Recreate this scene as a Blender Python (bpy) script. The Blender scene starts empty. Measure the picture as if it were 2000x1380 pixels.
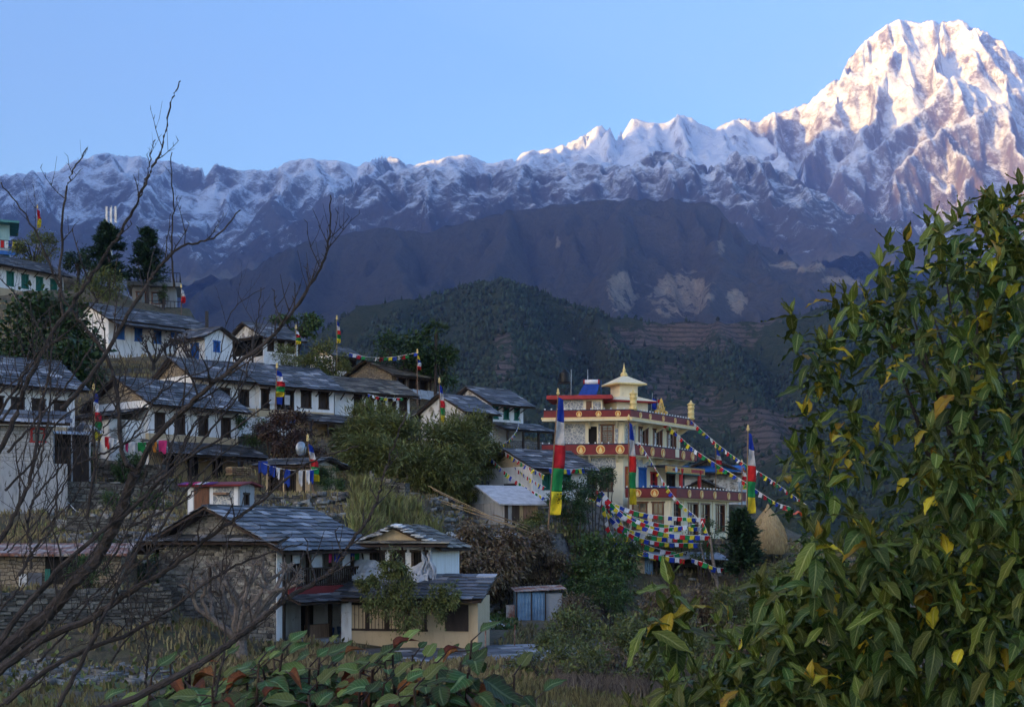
import bpy, math, random
import numpy as np
from mathutils import Vector, Matrix
R = math.radians
rng = np.random.default_rng(7); random.seed(7)
scene = bpy.context.scene
COL = scene.collection
# ------------------------------------------------------------------ camera
F, HZ = 2800.0, 1050.0            # focal length in photo pixels, horizon row
cam_d = bpy.data.cameras.new('camera'); cam = bpy.data.objects.new('camera', cam_d); COL.objects.link(cam)
cam.location = (0, 0, 0); cam.rotation_euler = (R(90), 0, 0)
cam_d.sensor_width = 36; cam_d.lens = 36 * F / 2000; cam_d.shift_y = (HZ - 690) / 2000
cam_d.clip_start = 0.1; cam_d.clip_end = 60000
scene.camera = cam
# ------------------------------------------------------------------ sky, sun, exposure
SUN_EL, SUN_H = R(5.5), Vector((0.78, 0.6258, 0)).normalized()     # horizontal travel direction of the light
world = bpy.data.worlds.new('World'); scene.world = world; world.use_nodes = True
wn = world.node_tree; bg = wn.nodes['Background']
sky = wn.nodes.new('ShaderNodeTexSky'); sky.sky_type = 'NISHITA'; sky.sun_disc = False
sky.sun_elevation = SUN_EL; sky.sun_rotation = math.atan2(-SUN_H.x, -SUN_H.y) % (2 * math.pi)
sky.altitude = 2000; sky.air_density = 1.0; sky.dust_density = 5.0; sky.ozone_density = 2.0
wn.links.new(sky.outputs[0], bg.inputs[0]); bg.inputs[1].default_value = 0.15
sun_d = bpy.data.lights.new('sun', 'SUN'); sun_d.energy = 5.0; sun_d.angle = R(0.5); sun_d.color = (1, 0.62, 0.15)
sun = bpy.data.objects.new('sun', sun_d); COL.objects.link(sun)
sun.rotation_euler = Vector((SUN_H.x, SUN_H.y, -math.tan(SUN_EL))).to_track_quat('-Z', 'Y').to_euler()
vs = scene.view_settings; vs.view_transform = 'Standard'; vs.look = 'None'; vs.gamma = 1; vs.use_curve_mapping = False
vs.exposure = 2.12
HAZE = 5.4e-5
scene.cycles.max_bounces = 6; scene.cycles.diffuse_bounces = 4; scene.cycles.volume_bounces = 1
scene.cycles.transparent_max_bounces = 6
scene.cycles.use_denoising = True
scene.cycles.volume_max_steps = 64
# ------------------------------------------------------------------ helpers
def P(px, py, Y): return Vector(((px - 1000) / F * Y, Y, (HZ - py) / F * Y))
def tag(o, label=None, cat=None, group=None, kind=None):
    if label: o['label'] = label
    if cat: o['category'] = cat
    if group: o['group'] = group
    if kind: o['kind'] = kind
    return o
def link(name, me, parent=None):
    o = bpy.data.objects.new(name, me); COL.objects.link(o)
    if parent: o.parent = parent
    return o
def empty(name, loc, rz=0, label=None, cat=None, group=None):
    o = link(name, None); o.location = loc; o.rotation_euler = (0, 0, rz); o.empty_display_size = .2
    return tag(o, label, cat, group)
def np_mesh(name, V, Fc, mat, smooth=False):
    """V (n,3), Fc (m,k) array of equal-size faces."""
    V = np.asarray(V, float); Fc = np.asarray(Fc, np.int32)
    me = bpy.data.meshes.new(name); k = Fc.shape[1]
    me.vertices.add(len(V)); me.vertices.foreach_set('co', V.astype(np.float32).ravel())
    me.loops.add(Fc.size); me.loops.foreach_set('vertex_index', Fc.ravel())
    me.polygons.add(len(Fc)); me.polygons.foreach_set('loop_start', np.arange(len(Fc), dtype=np.int32) * k)
    me.update(calc_edges=True); me.validate()
    if mat: me.materials.append(mat)
    if smooth: me.polygons.foreach_set('use_smooth', np.ones(len(Fc), bool))
    return me
class MB:
    def __init__(s): s.v = []; s.f = []
    def add(s, vs_, fs):
        n = len(s.v); s.v += [tuple(v) for v in vs_]; s.f += [tuple(i + n for i in f) for f in fs]; return s
    def box(s, x0, x1, y0, y1, z0, z1):
        return s.add([(x0,y0,z0),(x1,y0,z0),(x1,y1,z0),(x0,y1,z0),(x0,y0,z1),(x1,y0,z1),(x1,y1,z1),(x0,y1,z1)],
                     [(3,2,1,0),(4,5,6,7),(0,1,5,4),(1,2,6,5),(2,3,7,6),(3,0,4,7)])
    def prism(s, pts, z0, z1):
        n = len(pts)
        return s.add([(p[0],p[1],z0) for p in pts] + [(p[0],p[1],z1) for p in pts],
            [tuple(range(n))[::-1], tuple(range(n, 2*n))] + [(i,(i+1)%n,(i+1)%n+n,i+n) for i in range(n)])
    def slab(s, a, b, c, d, t):
        """quad abcd thickened downward along its normal."""
        a, b, c, d = map(Vector, (a, b, c, d)); n = (b-a).cross(d-a).normalized() * t
        return s.add([a-n,b-n,c-n,d-n,a,b,c,d], [(3,2,1,0),(4,5,6,7),(0,1,5,4),(1,2,6,5),(2,3,7,6),(3,0,4,7)])
    def bar(s, a, b, r, r2=None):
        return s.tube([a, b], [r, r if r2 is None else r2], 4)
    def tube(s, pts, rad, n=6, cap=True):
        pts = [Vector(p) for p in pts]; rings = []
        for i, p in enumerate(pts):
            d = (pts[min(i+1,len(pts)-1)] - pts[max(i-1,0)])
            d = d.normalized() if d.length > 1e-9 else Vector((0,0,1))
            u = d.cross(Vector((0,0,1)) if abs(d.z) < .95 else Vector((1,0,0))).normalized(); w = d.cross(u)
            r = rad[i] if hasattr(rad, '__len__') else rad
            rings.append([p + (u*math.cos(2*math.pi*k/n+.78) + w*math.sin(2*math.pi*k/n+.78))*r for k in range(n)])
        base = len(s.v); s.v += [tuple(q) for r_ in rings for q in r_]
        for i in range(len(rings)-1):
            for k in range(n):
                s.f.append((base+i*n+k, base+(i+1)*n+k, base+(i+1)*n+(k+1)%n, base+i*n+(k+1)%n))
        if cap:
            s.f.append(tuple(base+k for k in range(n))); s.f.append(tuple(base+(len(rings)-1)*n+k for k in range(n))[::-1])
        return s
    def lathe(s, prof, c=(0,0,0), n=14):
        base = len(s.v)
        for r, z in prof:
            for k in range(n): s.v.append((c[0]+r*math.cos(2*math.pi*k/n), c[1]+r*math.sin(2*math.pi*k/n), c[2]+z))
        for i in range(len(prof)-1):
            for k in range(n): s.f.append((base+i*n+k, base+i*n+(k+1)%n, base+(i+1)*n+(k+1)%n, base+(i+1)*n+k))
        s.f.append(tuple(base+k for k in range(n))[::-1]); s.f.append(tuple(base+(len(prof)-1)*n+k for k in range(n)))
        return s
    def holes(s, w, z0, z1, hs, frame, depth=.22, top=None):
        """wall sheet in the plane frame(u, out, z) over u 0..w, z z0..z1 with rectangular holes (u0,u1,a,b) and reveals going inwards."""
        us = sorted({0, w, *[q for h in hs for q in h[:2]]}); zs = sorted({z0, z1, *[q for h in hs for q in h[2:4]]})
        for i in range(len(us)-1):
            for j in range(len(zs)-1):
                um, zm = (us[i]+us[i+1])/2, (zs[j]+zs[j+1])/2
                if any(h[0] < um < h[1] and h[2] < zm < h[3] for h in hs): continue
                s.add([frame(us[i],0,zs[j]), frame(us[i+1],0,zs[j]), frame(us[i+1],0,zs[j+1]), frame(us[i],0,zs[j+1])], [(0,1,2,3)])
        for u0, u1, a, b in [h[:4] for h in hs]:
            c = [(u0,a),(u1,a),(u1,b),(u0,b)]
            for k in range(4):
                p, q = c[k], c[(k+1)%4]
                s.add([frame(p[0],0,p[1]), frame(p[0],-depth,p[1]), frame(q[0],-depth,q[1]), frame(q[0],0,q[1])], [(0,1,2,3)])
        return s
    def build(s, name, mat, parent=None, smooth=False, label=None):
        me = bpy.data.meshes.new(name); me.from_pydata([tuple(v) for v in s.v], [], s.f); me.update()
        me.materials.append(mat)
        if smooth: me.polygons.foreach_set('use_smooth', np.ones(len(me.polygons), bool))
        o = link(name, me, parent)
        if label: o['label'] = label
        return o
# ------------------------------------------------------------------ noise (numpy)
def _h(ix, iy, seed):
    n = (ix.astype(np.int64) * 374761393 + iy.astype(np.int64) * 668265263 + seed * 1442695041) & 0x7fffffff
    n = ((n ^ (n >> 13)) * 1274126177) & 0x7fffffff
    return ((n ^ (n >> 16)) & 0xffff) / 65535.0
def vnoise(x, y, seed=0):
    ix, iy = np.floor(x), np.floor(y); fx, fy = x-ix, y-iy
    fx = fx*fx*fx*(fx*(fx*6-15)+10); fy = fy*fy*fy*(fy*(fy*6-15)+10)
    a, b, c, d = _h(ix,iy,seed), _h(ix+1,iy,seed), _h(ix,iy+1,seed), _h(ix+1,iy+1,seed)
    return (a*(1-fx)+b*fx)*(1-fy) + (c*(1-fx)+d*fx)*fy
def fbm(x, y, o=4, seed=0):
    s, a, t = 0, 1, 0
    for i in range(o):
        s = s + a*vnoise(x, y, seed+i*17); t += a; a *= .5; x, y = x*2.03+5.1, y*2.03+1.7
    return s/t
def ridged(x, y, o=5, seed=0):
    s, a, t, w = 0, 1, 0, 1
    for i in range(o):
        n = (1-np.abs(2*vnoise(x, y, seed+i*13)-1))**2 * w; w = np.clip(n*1.6, 0, 1)
        s = s + a*n; t += a; a *= .5; x, y = x*2.07+3.3, y*2.07+7.9
    return s/t
# ------------------------------------------------------------------ materials
MATS = {}
def nd(nt, t, **kw):
    n = nt.nodes.new('ShaderNode'+t)
    for k, v in kw.items():
        if k in n.inputs.keys() if isinstance(k, str) else False: n.inputs[k].default_value = v
        else: setattr(n, k, v)
    return n
def mixc(nt, fac, a, b, blend='MIX'):
    m = nt.nodes.new('ShaderNodeMix'); m.data_type = 'RGBA'; m.blend_type = blend
    for i, v in ((0, fac), (6, a), (7, b)):
        if hasattr(v, 'links') or hasattr(v, 'is_linked'): nt.links.new(v, m.inputs[i])
        else: m.inputs[i].default_value = v if i == 0 else (*v, 1) if len(v) == 3 else v
    return m.outputs[2]
def mth(nt, op, a, b=None, c=None, clamp=False):
    m = nt.nodes.new('ShaderNodeMath'); m.operation = op; m.use_clamp = clamp
    for i, v in enumerate((a, b, c)):
        if v is None: continue
        if hasattr(v, 'is_linked'): nt.links.new(v, m.inputs[i])
        else: m.inputs[i].default_value = v
    return m.outputs[0]
def ramp(nt, v, a, b):
    m = nt.nodes.new('ShaderNodeMapRange'); m.interpolation_type = 'SMOOTHSTEP'; nt.links.new(v, m.inputs[0])
    m.inputs[1].default_value = a; m.inputs[2].default_value = b; return m.outputs[0]
def noise(nt, vec, scale, detail=5, rough=.6, dist=0):
    n = nt.nodes.new('ShaderNodeTexNoise'); n.inputs['Scale'].default_value = scale; n.inputs['Detail'].default_value = detail
    n.inputs['Roughness'].default_value = rough; n.inputs['Distortion'].default_value = dist
    if vec is not None: nt.links.new(vec, n.inputs['Vector'])
    return n.outputs[0]
def start(name):
    m = bpy.data.materials.new(name); m.use_nodes = True; nt = m.node_tree
    return m, nt, nt.nodes['Principled BSDF']
def bump(nt, bs, h, strength=.4, dist=.03):
    b = nt.nodes.new('ShaderNodeBump'); b.inputs['Strength'].default_value = strength; b.inputs['Distance'].default_value = dist
    nt.links.new(h, b.inputs['Height']); nt.links.new(b.outputs[0], bs.inputs['Normal'])
def pm(name, c1, c2=None, scale=3, rough=.85, bmp=.3, bdist=.02, rand=None, rv=.35, metal=0, spec=.3, stretch=None, trans=0, pale=None, hue=.05):
    """plain procedural material: two colours mixed by noise, value jitter per object or per loose piece, fine relief."""
    if name in MATS: return MATS[name]
    m, nt, bs = start(name); L = nt.links.new
    c2 = c2 or tuple(min(1, c*.6) for c in c1)
    tc = nt.nodes.new('ShaderNodeTexCoord'); vec = tc.outputs['Object']
    if stretch:
        mp = nt.nodes.new('ShaderNodeMapping'); mp.inputs['Scale'].default_value = stretch; L(vec, mp.inputs[0]); vec = mp.outputs[0]
    n1 = noise(nt, vec, scale); col = mixc(nt, ramp(nt, n1, .3, .7), c1, c2)
    if rand:
        if rand == 'object': rn = nt.nodes.new('ShaderNodeObjectInfo').outputs['Random']
        else: rn = nt.nodes.new('ShaderNodeNewGeometry').outputs['Random Per Island']
        if pale: col = mixc(nt, mth(nt, 'MULTIPLY', ramp(nt, mth(nt, 'FRACT', mth(nt, 'MULTIPLY', rn, 7.31)), .62, 1.0), mth(nt, 'MULTIPLY_ADD', n1, .9, .2)), col, pale)
        hv = nt.nodes.new('ShaderNodeHueSaturation'); L(col, hv.inputs['Color'])
        L(mth(nt, 'MULTIPLY_ADD', rn, 2*rv, 1-rv), hv.inputs['Value'])
        L(mth(nt, 'MULTIPLY_ADD', rn, hue, .5-hue/2), hv.inputs['Hue']); col = hv.outputs[0]
    L(col, bs.inputs['Base Color']); bs.inputs['Roughness'].default_value = rough; bs.inputs['Metallic'].default_value = metal
    bs.inputs['Specular IOR Level'].default_value = spec
    if bmp: bump(nt, bs, noise(nt, vec, scale*6, 4), bmp, bdist)
    if trans:
        tr = nt.nodes.new('ShaderNodeBsdfTranslucent'); L(col, tr.inputs[0]); mx = nt.nodes.new('ShaderNodeMixShader'); mx.inputs[0].default_value = trans
        L(bs.outputs[0], mx.inputs[1]); L(tr.outputs[0], mx.inputs[2]); L(mx.outputs[0], nt.nodes['Material Output'].inputs[0])
    MATS[name] = m; return m
def boxmap(nt):
    """wall coordinates (along the wall, up) in object space, chosen by the face normal."""
    tc = nt.nodes.new('ShaderNodeTexCoord'); sp = nt.nodes.new('ShaderNodeSeparateXYZ'); sn = nt.nodes.new('ShaderNodeSeparateXYZ')
    nt.links.new(tc.outputs['Object'], sp.inputs[0]); nt.links.new(tc.outputs['Normal'], sn.inputs[0])
    k = mth(nt, 'GREATER_THAN', mth(nt, 'ABSOLUTE', sn.outputs[0]), mth(nt, 'ABSOLUTE', sn.outputs[1]))
    u = mth(nt, 'ADD', mth(nt, 'MULTIPLY', sp.outputs[1], k), mth(nt, 'MULTIPLY', sp.outputs[0], mth(nt, 'SUBTRACT', 1, k)))
    cb = nt.nodes.new('ShaderNodeCombineXYZ'); nt.links.new(u, cb.inputs[0]); nt.links.new(sp.outputs[2], cb.inputs[1])
    return cb.outputs[0], tc.outputs['Object'], sp.outputs[2]
def masonry(name, c1, c2, mortar, bw=.42, rh=.15, warp=.13, wash=None, washamt=.5):
    m, nt, bs = start(name); L = nt.links.new
    uv, ob, z = boxmap(nt)
    wn_ = nt.nodes.new('ShaderNodeTexNoise'); wn_.inputs['Scale'].default_value = 2.2; L(uv, wn_.inputs['Vector'])
    va = nt.nodes.new('ShaderNodeVectorMath'); va.operation = 'MULTIPLY_ADD'; L(wn_.outputs['Color'], va.inputs[0]); va.inputs[1].default_value = (warp*2,)*3; L(uv, va.inputs[2])
    b = nt.nodes.new('ShaderNodeTexBrick'); L(va.outputs[0], b.inputs['Vector']); b.inputs['Scale'].default_value = 1
    b.inputs['Brick Width'].default_value = bw; b.inputs['Row Height'].default_value = rh; b.inputs['Mortar Size'].default_value = .016
    b.inputs['Mortar Smooth'].default_value = .4; b.inputs['Bias'].default_value = 0
    b.inputs['Color1'].default_value = (*c1,1); b.inputs['Color2'].default_value = (*c2,1); b.inputs['Mortar'].default_value = (*mortar,1)
    col = mixc(nt, ramp(nt, noise(nt, ob, 9, 4), .3, .75), b.outputs[0], (.62,.55,.45), 'MULTIPLY')
    if wash: col = mixc(nt, mth(nt, 'MULTIPLY', ramp(nt, noise(nt, ob, 1.1, 5, .7), .58-washamt*.4, .68-washamt*.3), .85), col, wash)
    L(col, bs.inputs['Base Color']); bs.inputs['Roughness'].default_value = .9
    bump(nt, bs, mth(nt, 'ADD', mth(nt, 'MULTIPLY', b.outputs['Fac'], -1), mth(nt, 'MULTIPLY', noise(nt, ob, 14, 4), .6)), .9, .05)
    MATS[name] = m; return m
def plaster(name, c, dirt, amt=.5):
    m, nt, bs = start(name); L = nt.links.new
    tc = nt.nodes.new('ShaderNodeTexCoord'); vec = tc.outputs['Object']
    mp = nt.nodes.new('ShaderNodeMapping'); mp.inputs['Scale'].default_value = (2.2, 2.2, .35); L(vec, mp.inputs[0])
    f = mth(nt, 'MULTIPLY', ramp(nt, noise(nt, mp.outputs[0], 1.6, 6, .7), .45, .8), amt)
    col = mixc(nt, f, c, dirt)
    col = mixc(nt, mth(nt, 'MULTIPLY', ramp(nt, noise(nt, vec, 2.3, 6, .75), .60, .72), amt), col, tuple(d*.6 for d in dirt))
    L(col, bs.inputs['Base Color']); bs.inputs['Roughness'].default_value = .92
    bump(nt, bs, noise(nt, vec, 5, 6, .7), .6, .05); MATS[name] = m; return m
def crazy(name, c1, c2, mortar, scale=3.2):
    m, nt, bs = start(name); L = nt.links.new; uv, ob, z = boxmap(nt)
    v = nt.nodes.new('ShaderNodeTexVoronoi'); v.feature = 'DISTANCE_TO_EDGE'; v.inputs['Scale'].default_value = scale; L(uv, v.inputs['Vector'])
    v2 = nt.nodes.new('ShaderNodeTexVoronoi'); v2.inputs['Scale'].default_value = scale; L(uv, v2.inputs['Vector'])
    e = ramp(nt, v.outputs['Distance'], .03, .09); sp = nt.nodes.new('ShaderNodeSeparateColor'); L(v2.outputs['Color'], sp.inputs[0])
    col = mixc(nt, e, mortar, mixc(nt, sp.outputs[0], c1, c2)); L(col, bs.inputs['Base Color']); bs.inputs['Roughness'].default_value = .8
    bump(nt, bs, e, .8, .03); MATS[name] = m; return m
def corrugated(name, c1, c2, freq=9, axis=0, rough=.5, metal=.3):
    m, nt, bs = start(name); L = nt.links.new
    tc = nt.nodes.new('ShaderNodeTexCoord'); sp = nt.nodes.new('ShaderNodeSeparateXYZ'); L(tc.outputs['Object'], sp.inputs[0])
    w = mth(nt, 'SINE', mth(nt, 'MULTIPLY', sp.outputs[axis], freq*6.283))
    n1 = noise(nt, tc.outputs['Object'], 1.7, 6, .7)
    L(mixc(nt, ramp(nt, n1, .42, .62), c1, c2), bs.inputs['Base Color'])
    bs.inputs['Roughness'].default_value = rough; bs.inputs['Metallic'].default_value = metal
    bump(nt, bs, w, 1, .02); MATS[name] = m; return m
WHITE = plaster('whitewash', (.80,.79,.78), (.46,.40,.33), .75)
OCHRE = plaster('ochre_mud', (.52,.40,.25), (.30,.21,.13), .6)
CONC = plaster('cement_render', (.33,.335,.345), (.11,.11,.11), .95)
CREAM = plaster('cream_paint', (.78,.69,.48), (.52,.44,.32), .5)
STONE = masonry('dry_stone', (.33,.31,.28), (.17,.17,.17), (.05,.05,.05))
STONEW = masonry('washed_stone', (.45,.43,.39), (.26,.25,.24), (.10,.09,.08), wash=(.75,.74,.72), washamt=.55)
OSTONE = masonry('tan_stone', (.42,.34,.23), (.25,.21,.17), (.09,.07,.05))
BLOCK = masonry('cement_block', (.50,.51,.52), (.40,.41,.43), (.24,.24,.25), .42, .21, .01)
CRAZY = crazy('crazy_paving', (.36,.38,.40), (.20,.22,.25), (.62,.60,.55), 4.6)
SLATE = pm('slate', (.085,.09,.105), (.045,.05,.062), 4, .55, .5, .02, 'object', .6, spec=.5, pale=(.34,.35,.37))
SLATEI = pm('slate_rows', (.085,.09,.105), (.045,.05,.062), 4, .55, .5, .02, 'island', .6, spec=.5, pale=(.34,.35,.37))
OSLATE = pm('old_slate', (.13,.115,.095), (.07,.065,.06), 4, .7, .5, .02, 'island', .6, pale=(.30,.27,.22))
WOOD = pm('dark_wood', (.055,.036,.026), (.03,.02,.016), 6, .7, .4, .01, stretch=(1,1,.2))
LWOOD = pm('light_wood', (.33,.23,.13), (.20,.13,.08), 6, .8, .4, .01, 'object', .3, stretch=(3,3,.3))
BROWN = pm('brown_varnish', (.16,.06,.03), (.10,.04,.02), 6, .45, .3, .01, stretch=(3,3,.3))
DARK = pm('interior_shade', (.018,.016,.015), (.01,.01,.01), 2, .9, 0)  # near-black colour standing for the shade inside openings, windows and sheds
GLASS = pm('window_glass', (.03,.035,.045), (.02,.022,.03), 2, .12, 0, spec=.7)
BLUEP = pm('blue_paint', (.03,.14,.42), (.02,.09,.30), 5, .6)
GREENP = pm('green_paint', (.02,.16,.12), (.015,.10,.08), 5, .6)
MAROON = pm('maroon_paint', (.20,.022,.022), (.14,.018,.018), 2, .6, .15)
REDP = pm('red_paint', (.42,.03,.03), (.30,.02,.02), 4, .6)
NAVY = pm('navy_paint', (.015,.02,.06), (.01,.015,.045), 4, .5)
GOLD = pm('gold_paint', (.85,.50,.10), (.70,.36,.06), 8, .38, .15, metal=.35, spec=.5)
PGOLD = pm('pale_gold_paint', (.80,.62,.27), (.66,.48,.18), 8, .5, .15, metal=.15)
WPAINT = pm('white_paint', (.8,.8,.8), (.7,.7,.7), 4, .6, .1)
TIN = corrugated('tin_sheet', (.42,.48,.56), (.30,.34,.40))
TINB = corrugated('blue_tin', (.20,.33,.48), (.14,.23,.34), 6)
RUST = corrugated('rusty_tin', (.20,.075,.045), (.42,.36,.32), 4, 0, .75, .1)
TARP = pm('grey_tarpaulin', (.55,.55,.57), (.36,.36,.38), 2.5, .6, .6, .06)
PLASTIC = pm('white_plastic_sheet', (.72,.74,.78), (.52,.55,.60), 3, .4, .7, .06, trans=.35)
BLACKP = pm('black_plastic', (.012,.012,.014), (.008,.008,.01), 3, .45)
METAL = pm('galvanised_steel', (.45,.46,.48), (.30,.31,.33), 5, .45, .1, metal=.7)
BLACKM = pm('black_steel', (.02,.02,.025), (.012,.012,.015), 5, .5, .1)
BARK = pm('grey_bark', (.07,.056,.05), (.032,.026,.024), 9, .9, .7, .02)
BARKL = pm('pale_bark', (.22,.18,.15), (.10,.08,.07), 9, .9, .7, .02)
HAY = pm('straw', (.52,.38,.20), (.34,.24,.12), 14, .95, .9, .05, stretch=(1,1,.25))
SOIL = pm('soil', (.06,.045,.032), (.03,.024,.018), 2, .95, .6, .05)
FLAG = {k: pm('cloth_'+k, c, tuple(q*.75 for q in c), 3, .85, .2, .02, 'object', .22, trans=.25, hue=.008) for k, c in
        dict(blue=(.02,.06,.42), white=(.78,.78,.80), red=(.55,.02,.03), green=(.02,.26,.07), yellow=(.78,.62,.04), pink=(.70,.05,.22), orange=(.62,.24,.03), purple=(.20,.06,.25)).items()}
FIVE = ['blue', 'white', 'red', 'green', 'yellow']
def leafmat(n, a, b, rand='island', rv=.4, trans=.2, rough=.5, spec=.35): return pm(n, a, b, 2, rough, .15, .01, rand, rv, spec=spec, trans=trans)
LF_DARK = leafmat('leaf_dark', (.045,.085,.026), (.026,.05,.018))
LF_CON = leafmat('leaf_conifer', (.032,.068,.03), (.018,.04,.02), rv=.5)
LF_OLIVE = leafmat('leaf_olive', (.16,.17,.05), (.09,.105,.032))
LF_MID = leafmat('leaf_mid', (.075,.12,.03), (.045,.075,.024))
LF_DRY = leafmat('leaf_dry', (.20,.14,.08), (.11,.075,.045), rv=.5)
LF_RED = leafmat('leaf_russet', (.09,.05,.035), (.05,.03,.025))
LF_GRASS = leafmat('grass_blade', (.24,.22,.08), (.12,.13,.04), rv=.5)
def bigleaf(name, a, vein, spots=None):
    """leaf with pale midrib and side veins: 'mid' runs 0 at the midrib to 1 at the edge, 'along' from stalk to tip."""
    m, nt, bs = start(name); L = nt.links.new
    def att(k): q = nt.nodes.new('ShaderNodeAttribute'); q.attribute_name = k; return q.outputs['Fac']
    mid, along = att('mid'), att('along'); tc = nt.nodes.new('ShaderNodeTexCoord')
    rib = mth(nt, 'SUBTRACT', 1, ramp(nt, mid, .05, .16))
    side = ramp(nt, mth(nt, 'SINE', mth(nt, 'MULTIPLY', mth(nt, 'SUBTRACT', along, mth(nt, 'MULTIPLY', mid, .22)), 58)), .7, 1)
    f = mth(nt, 'MAXIMUM', rib, mth(nt, 'MULTIPLY', side, .4))
    rn = mth(nt, 'FRACT', mth(nt, 'ADD', nt.nodes.new('ShaderNodeObjectInfo').outputs['Random'], mth(nt, 'MULTIPLY', nt.nodes.new('ShaderNodeNewGeometry').outputs['Random Per Island'], 3.7)))
    base = mixc(nt, mth(nt, 'MULTIPLY', ramp(nt, noise(nt, tc.outputs['Object'], 9), .4, .7), .6), a, tuple(q*.6 for q in a))
    if spots: base = mixc(nt, mth(nt, 'MULTIPLY', ramp(nt, mth(nt, 'ADD', mth(nt, 'MULTIPLY', mid, .35), noise(nt, tc.outputs['Object'], 28)), .72, .86), .8), base, spots)
    hv = nt.nodes.new('ShaderNodeHueSaturation'); L(mixc(nt, f, base, vein), hv.inputs['Color'])
    L(mth(nt, 'MULTIPLY_ADD', rn, .8, .55), hv.inputs['Value']); L(mth(nt, 'MULTIPLY_ADD', rn, .045, .475), hv.inputs['Hue'])
    L(hv.outputs[0], bs.inputs['Base Color']); bs.inputs['Roughness'].default_value = .5; bs.inputs['Specular IOR Level'].default_value = .3
    bump(nt, bs, f, .6, .008)
    tr = nt.nodes.new('ShaderNodeBsdfTranslucent'); L(hv.outputs[0], tr.inputs[0]); mx = nt.nodes.new('ShaderNodeMixShader'); mx.inputs[0].default_value = .25
    L(bs.outputs[0], mx.inputs[1]); L(tr.outputs[0], mx.inputs[2]); L(mx.outputs[0], nt.nodes['Material Output'].inputs[0])
    MATS[name] = m; return m
# ------------------------------------------------------------------ mountains: heightfields grown from ridge lines
def ridge_field(x0, x1, y0, y1, step, lines, floor, seed, gully=(260, 900, 160), detail=(70, 40), crest_keep=120, warp2=420):
    xs = np.arange(x0, x1+step, step); ys = np.arange(y0, y1+step, step); X, Y = np.meshgrid(xs, ys)
    wx = X + (fbm(X/400, Y/400, 3, seed+90)-.5)*step*6; wy = Y + (fbm(X/400, Y/400, 3, seed+91)-.5)*step*6
    Z = np.full(X.shape, floor, float); D = np.full(X.shape, 1e9)
    w2x = X + (fbm(X/420, Y/420, 4, seed+70)-.5)*warp2; w2y = Y + (fbm(X/420, Y/420, 4, seed+71)-.5)*warp2
    for li, (k, pts) in enumerate(lines):
        for (ax, ay, az), (bx, by, bz) in zip(pts[:-1], pts[1:]):
            for_x, for_y = (X, Y) if li == 0 else (w2x, w2y)
            dx, dy = bx-ax, by-ay; t = np.clip(((for_x-ax)*dx+(for_y-ay)*dy)/(dx*dx+dy*dy+1e-9), 0, 1)
            d = np.hypot(for_x-ax-t*dx, for_y-ay-t*dy); kk = abs(k)
            z = az+(bz-az)*t - kk*d*(1 - .25*np.clip(d/2500, 0, 1))
            D = np.where(z > Z, d, D); Z = np.maximum(Z, z)
    fade = np.clip(D/crest_keep, 0, 1)
    gw, gl, ga = gully
    g = 1-ridged(wx/gw, wy/gl, 5, seed); dt = ridged(wx/detail[0]/3, wy/detail[0]/3, 5, seed+40)
    Z = Z - fade*ga*(g-.25) - detail[1]*(.45+.55*fade)*(1-dt) + detail[1]*.5
    return X, Y, Z
def grid_mesh(name, X, Y, Z, mat, smooth=True):
    ny, nx = X.shape; V = np.stack([X, Y, Z], -1).reshape(-1, 3)
    i = (np.arange(ny-1)[:, None]*nx + np.arange(nx-1)[None]).ravel()
    o = link(name, np_mesh(name, V, np.stack([i, i+1, i+nx+1, i+nx], 1), mat, smooth)); o['kind'] = 'structure'; return o
def pl(pts): return [tuple(P(*p)) for p in pts]
def skyline(pts, Ya, Yb=None, jag=.0008):
    """pixel skyline with depth running from Ya to Yb along it."""
    Yb = Ya if Yb is None else Yb; n = len(pts)
    base = [P(p[0], p[1], Ya+(Yb-Ya)*i/(n-1)) for i, p in enumerate(pts)]; out = []; r_ = random.Random(int(Ya)); am = Ya*jag
    for a_, b_ in zip(base[:-1], base[1:]):       # break the straight stretches into a jagged crest
        m = max(2, int((b_-a_).length/(Ya*.006)))
        for q in range(m): t = q/m; out.append(tuple(a_.lerp(b_, t)+(Vector((0, r_.uniform(-1,1)*am*8, r_.uniform(-1,.7)*am)) if q else Vector())))
    return out+[tuple(base[-1])]
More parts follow.
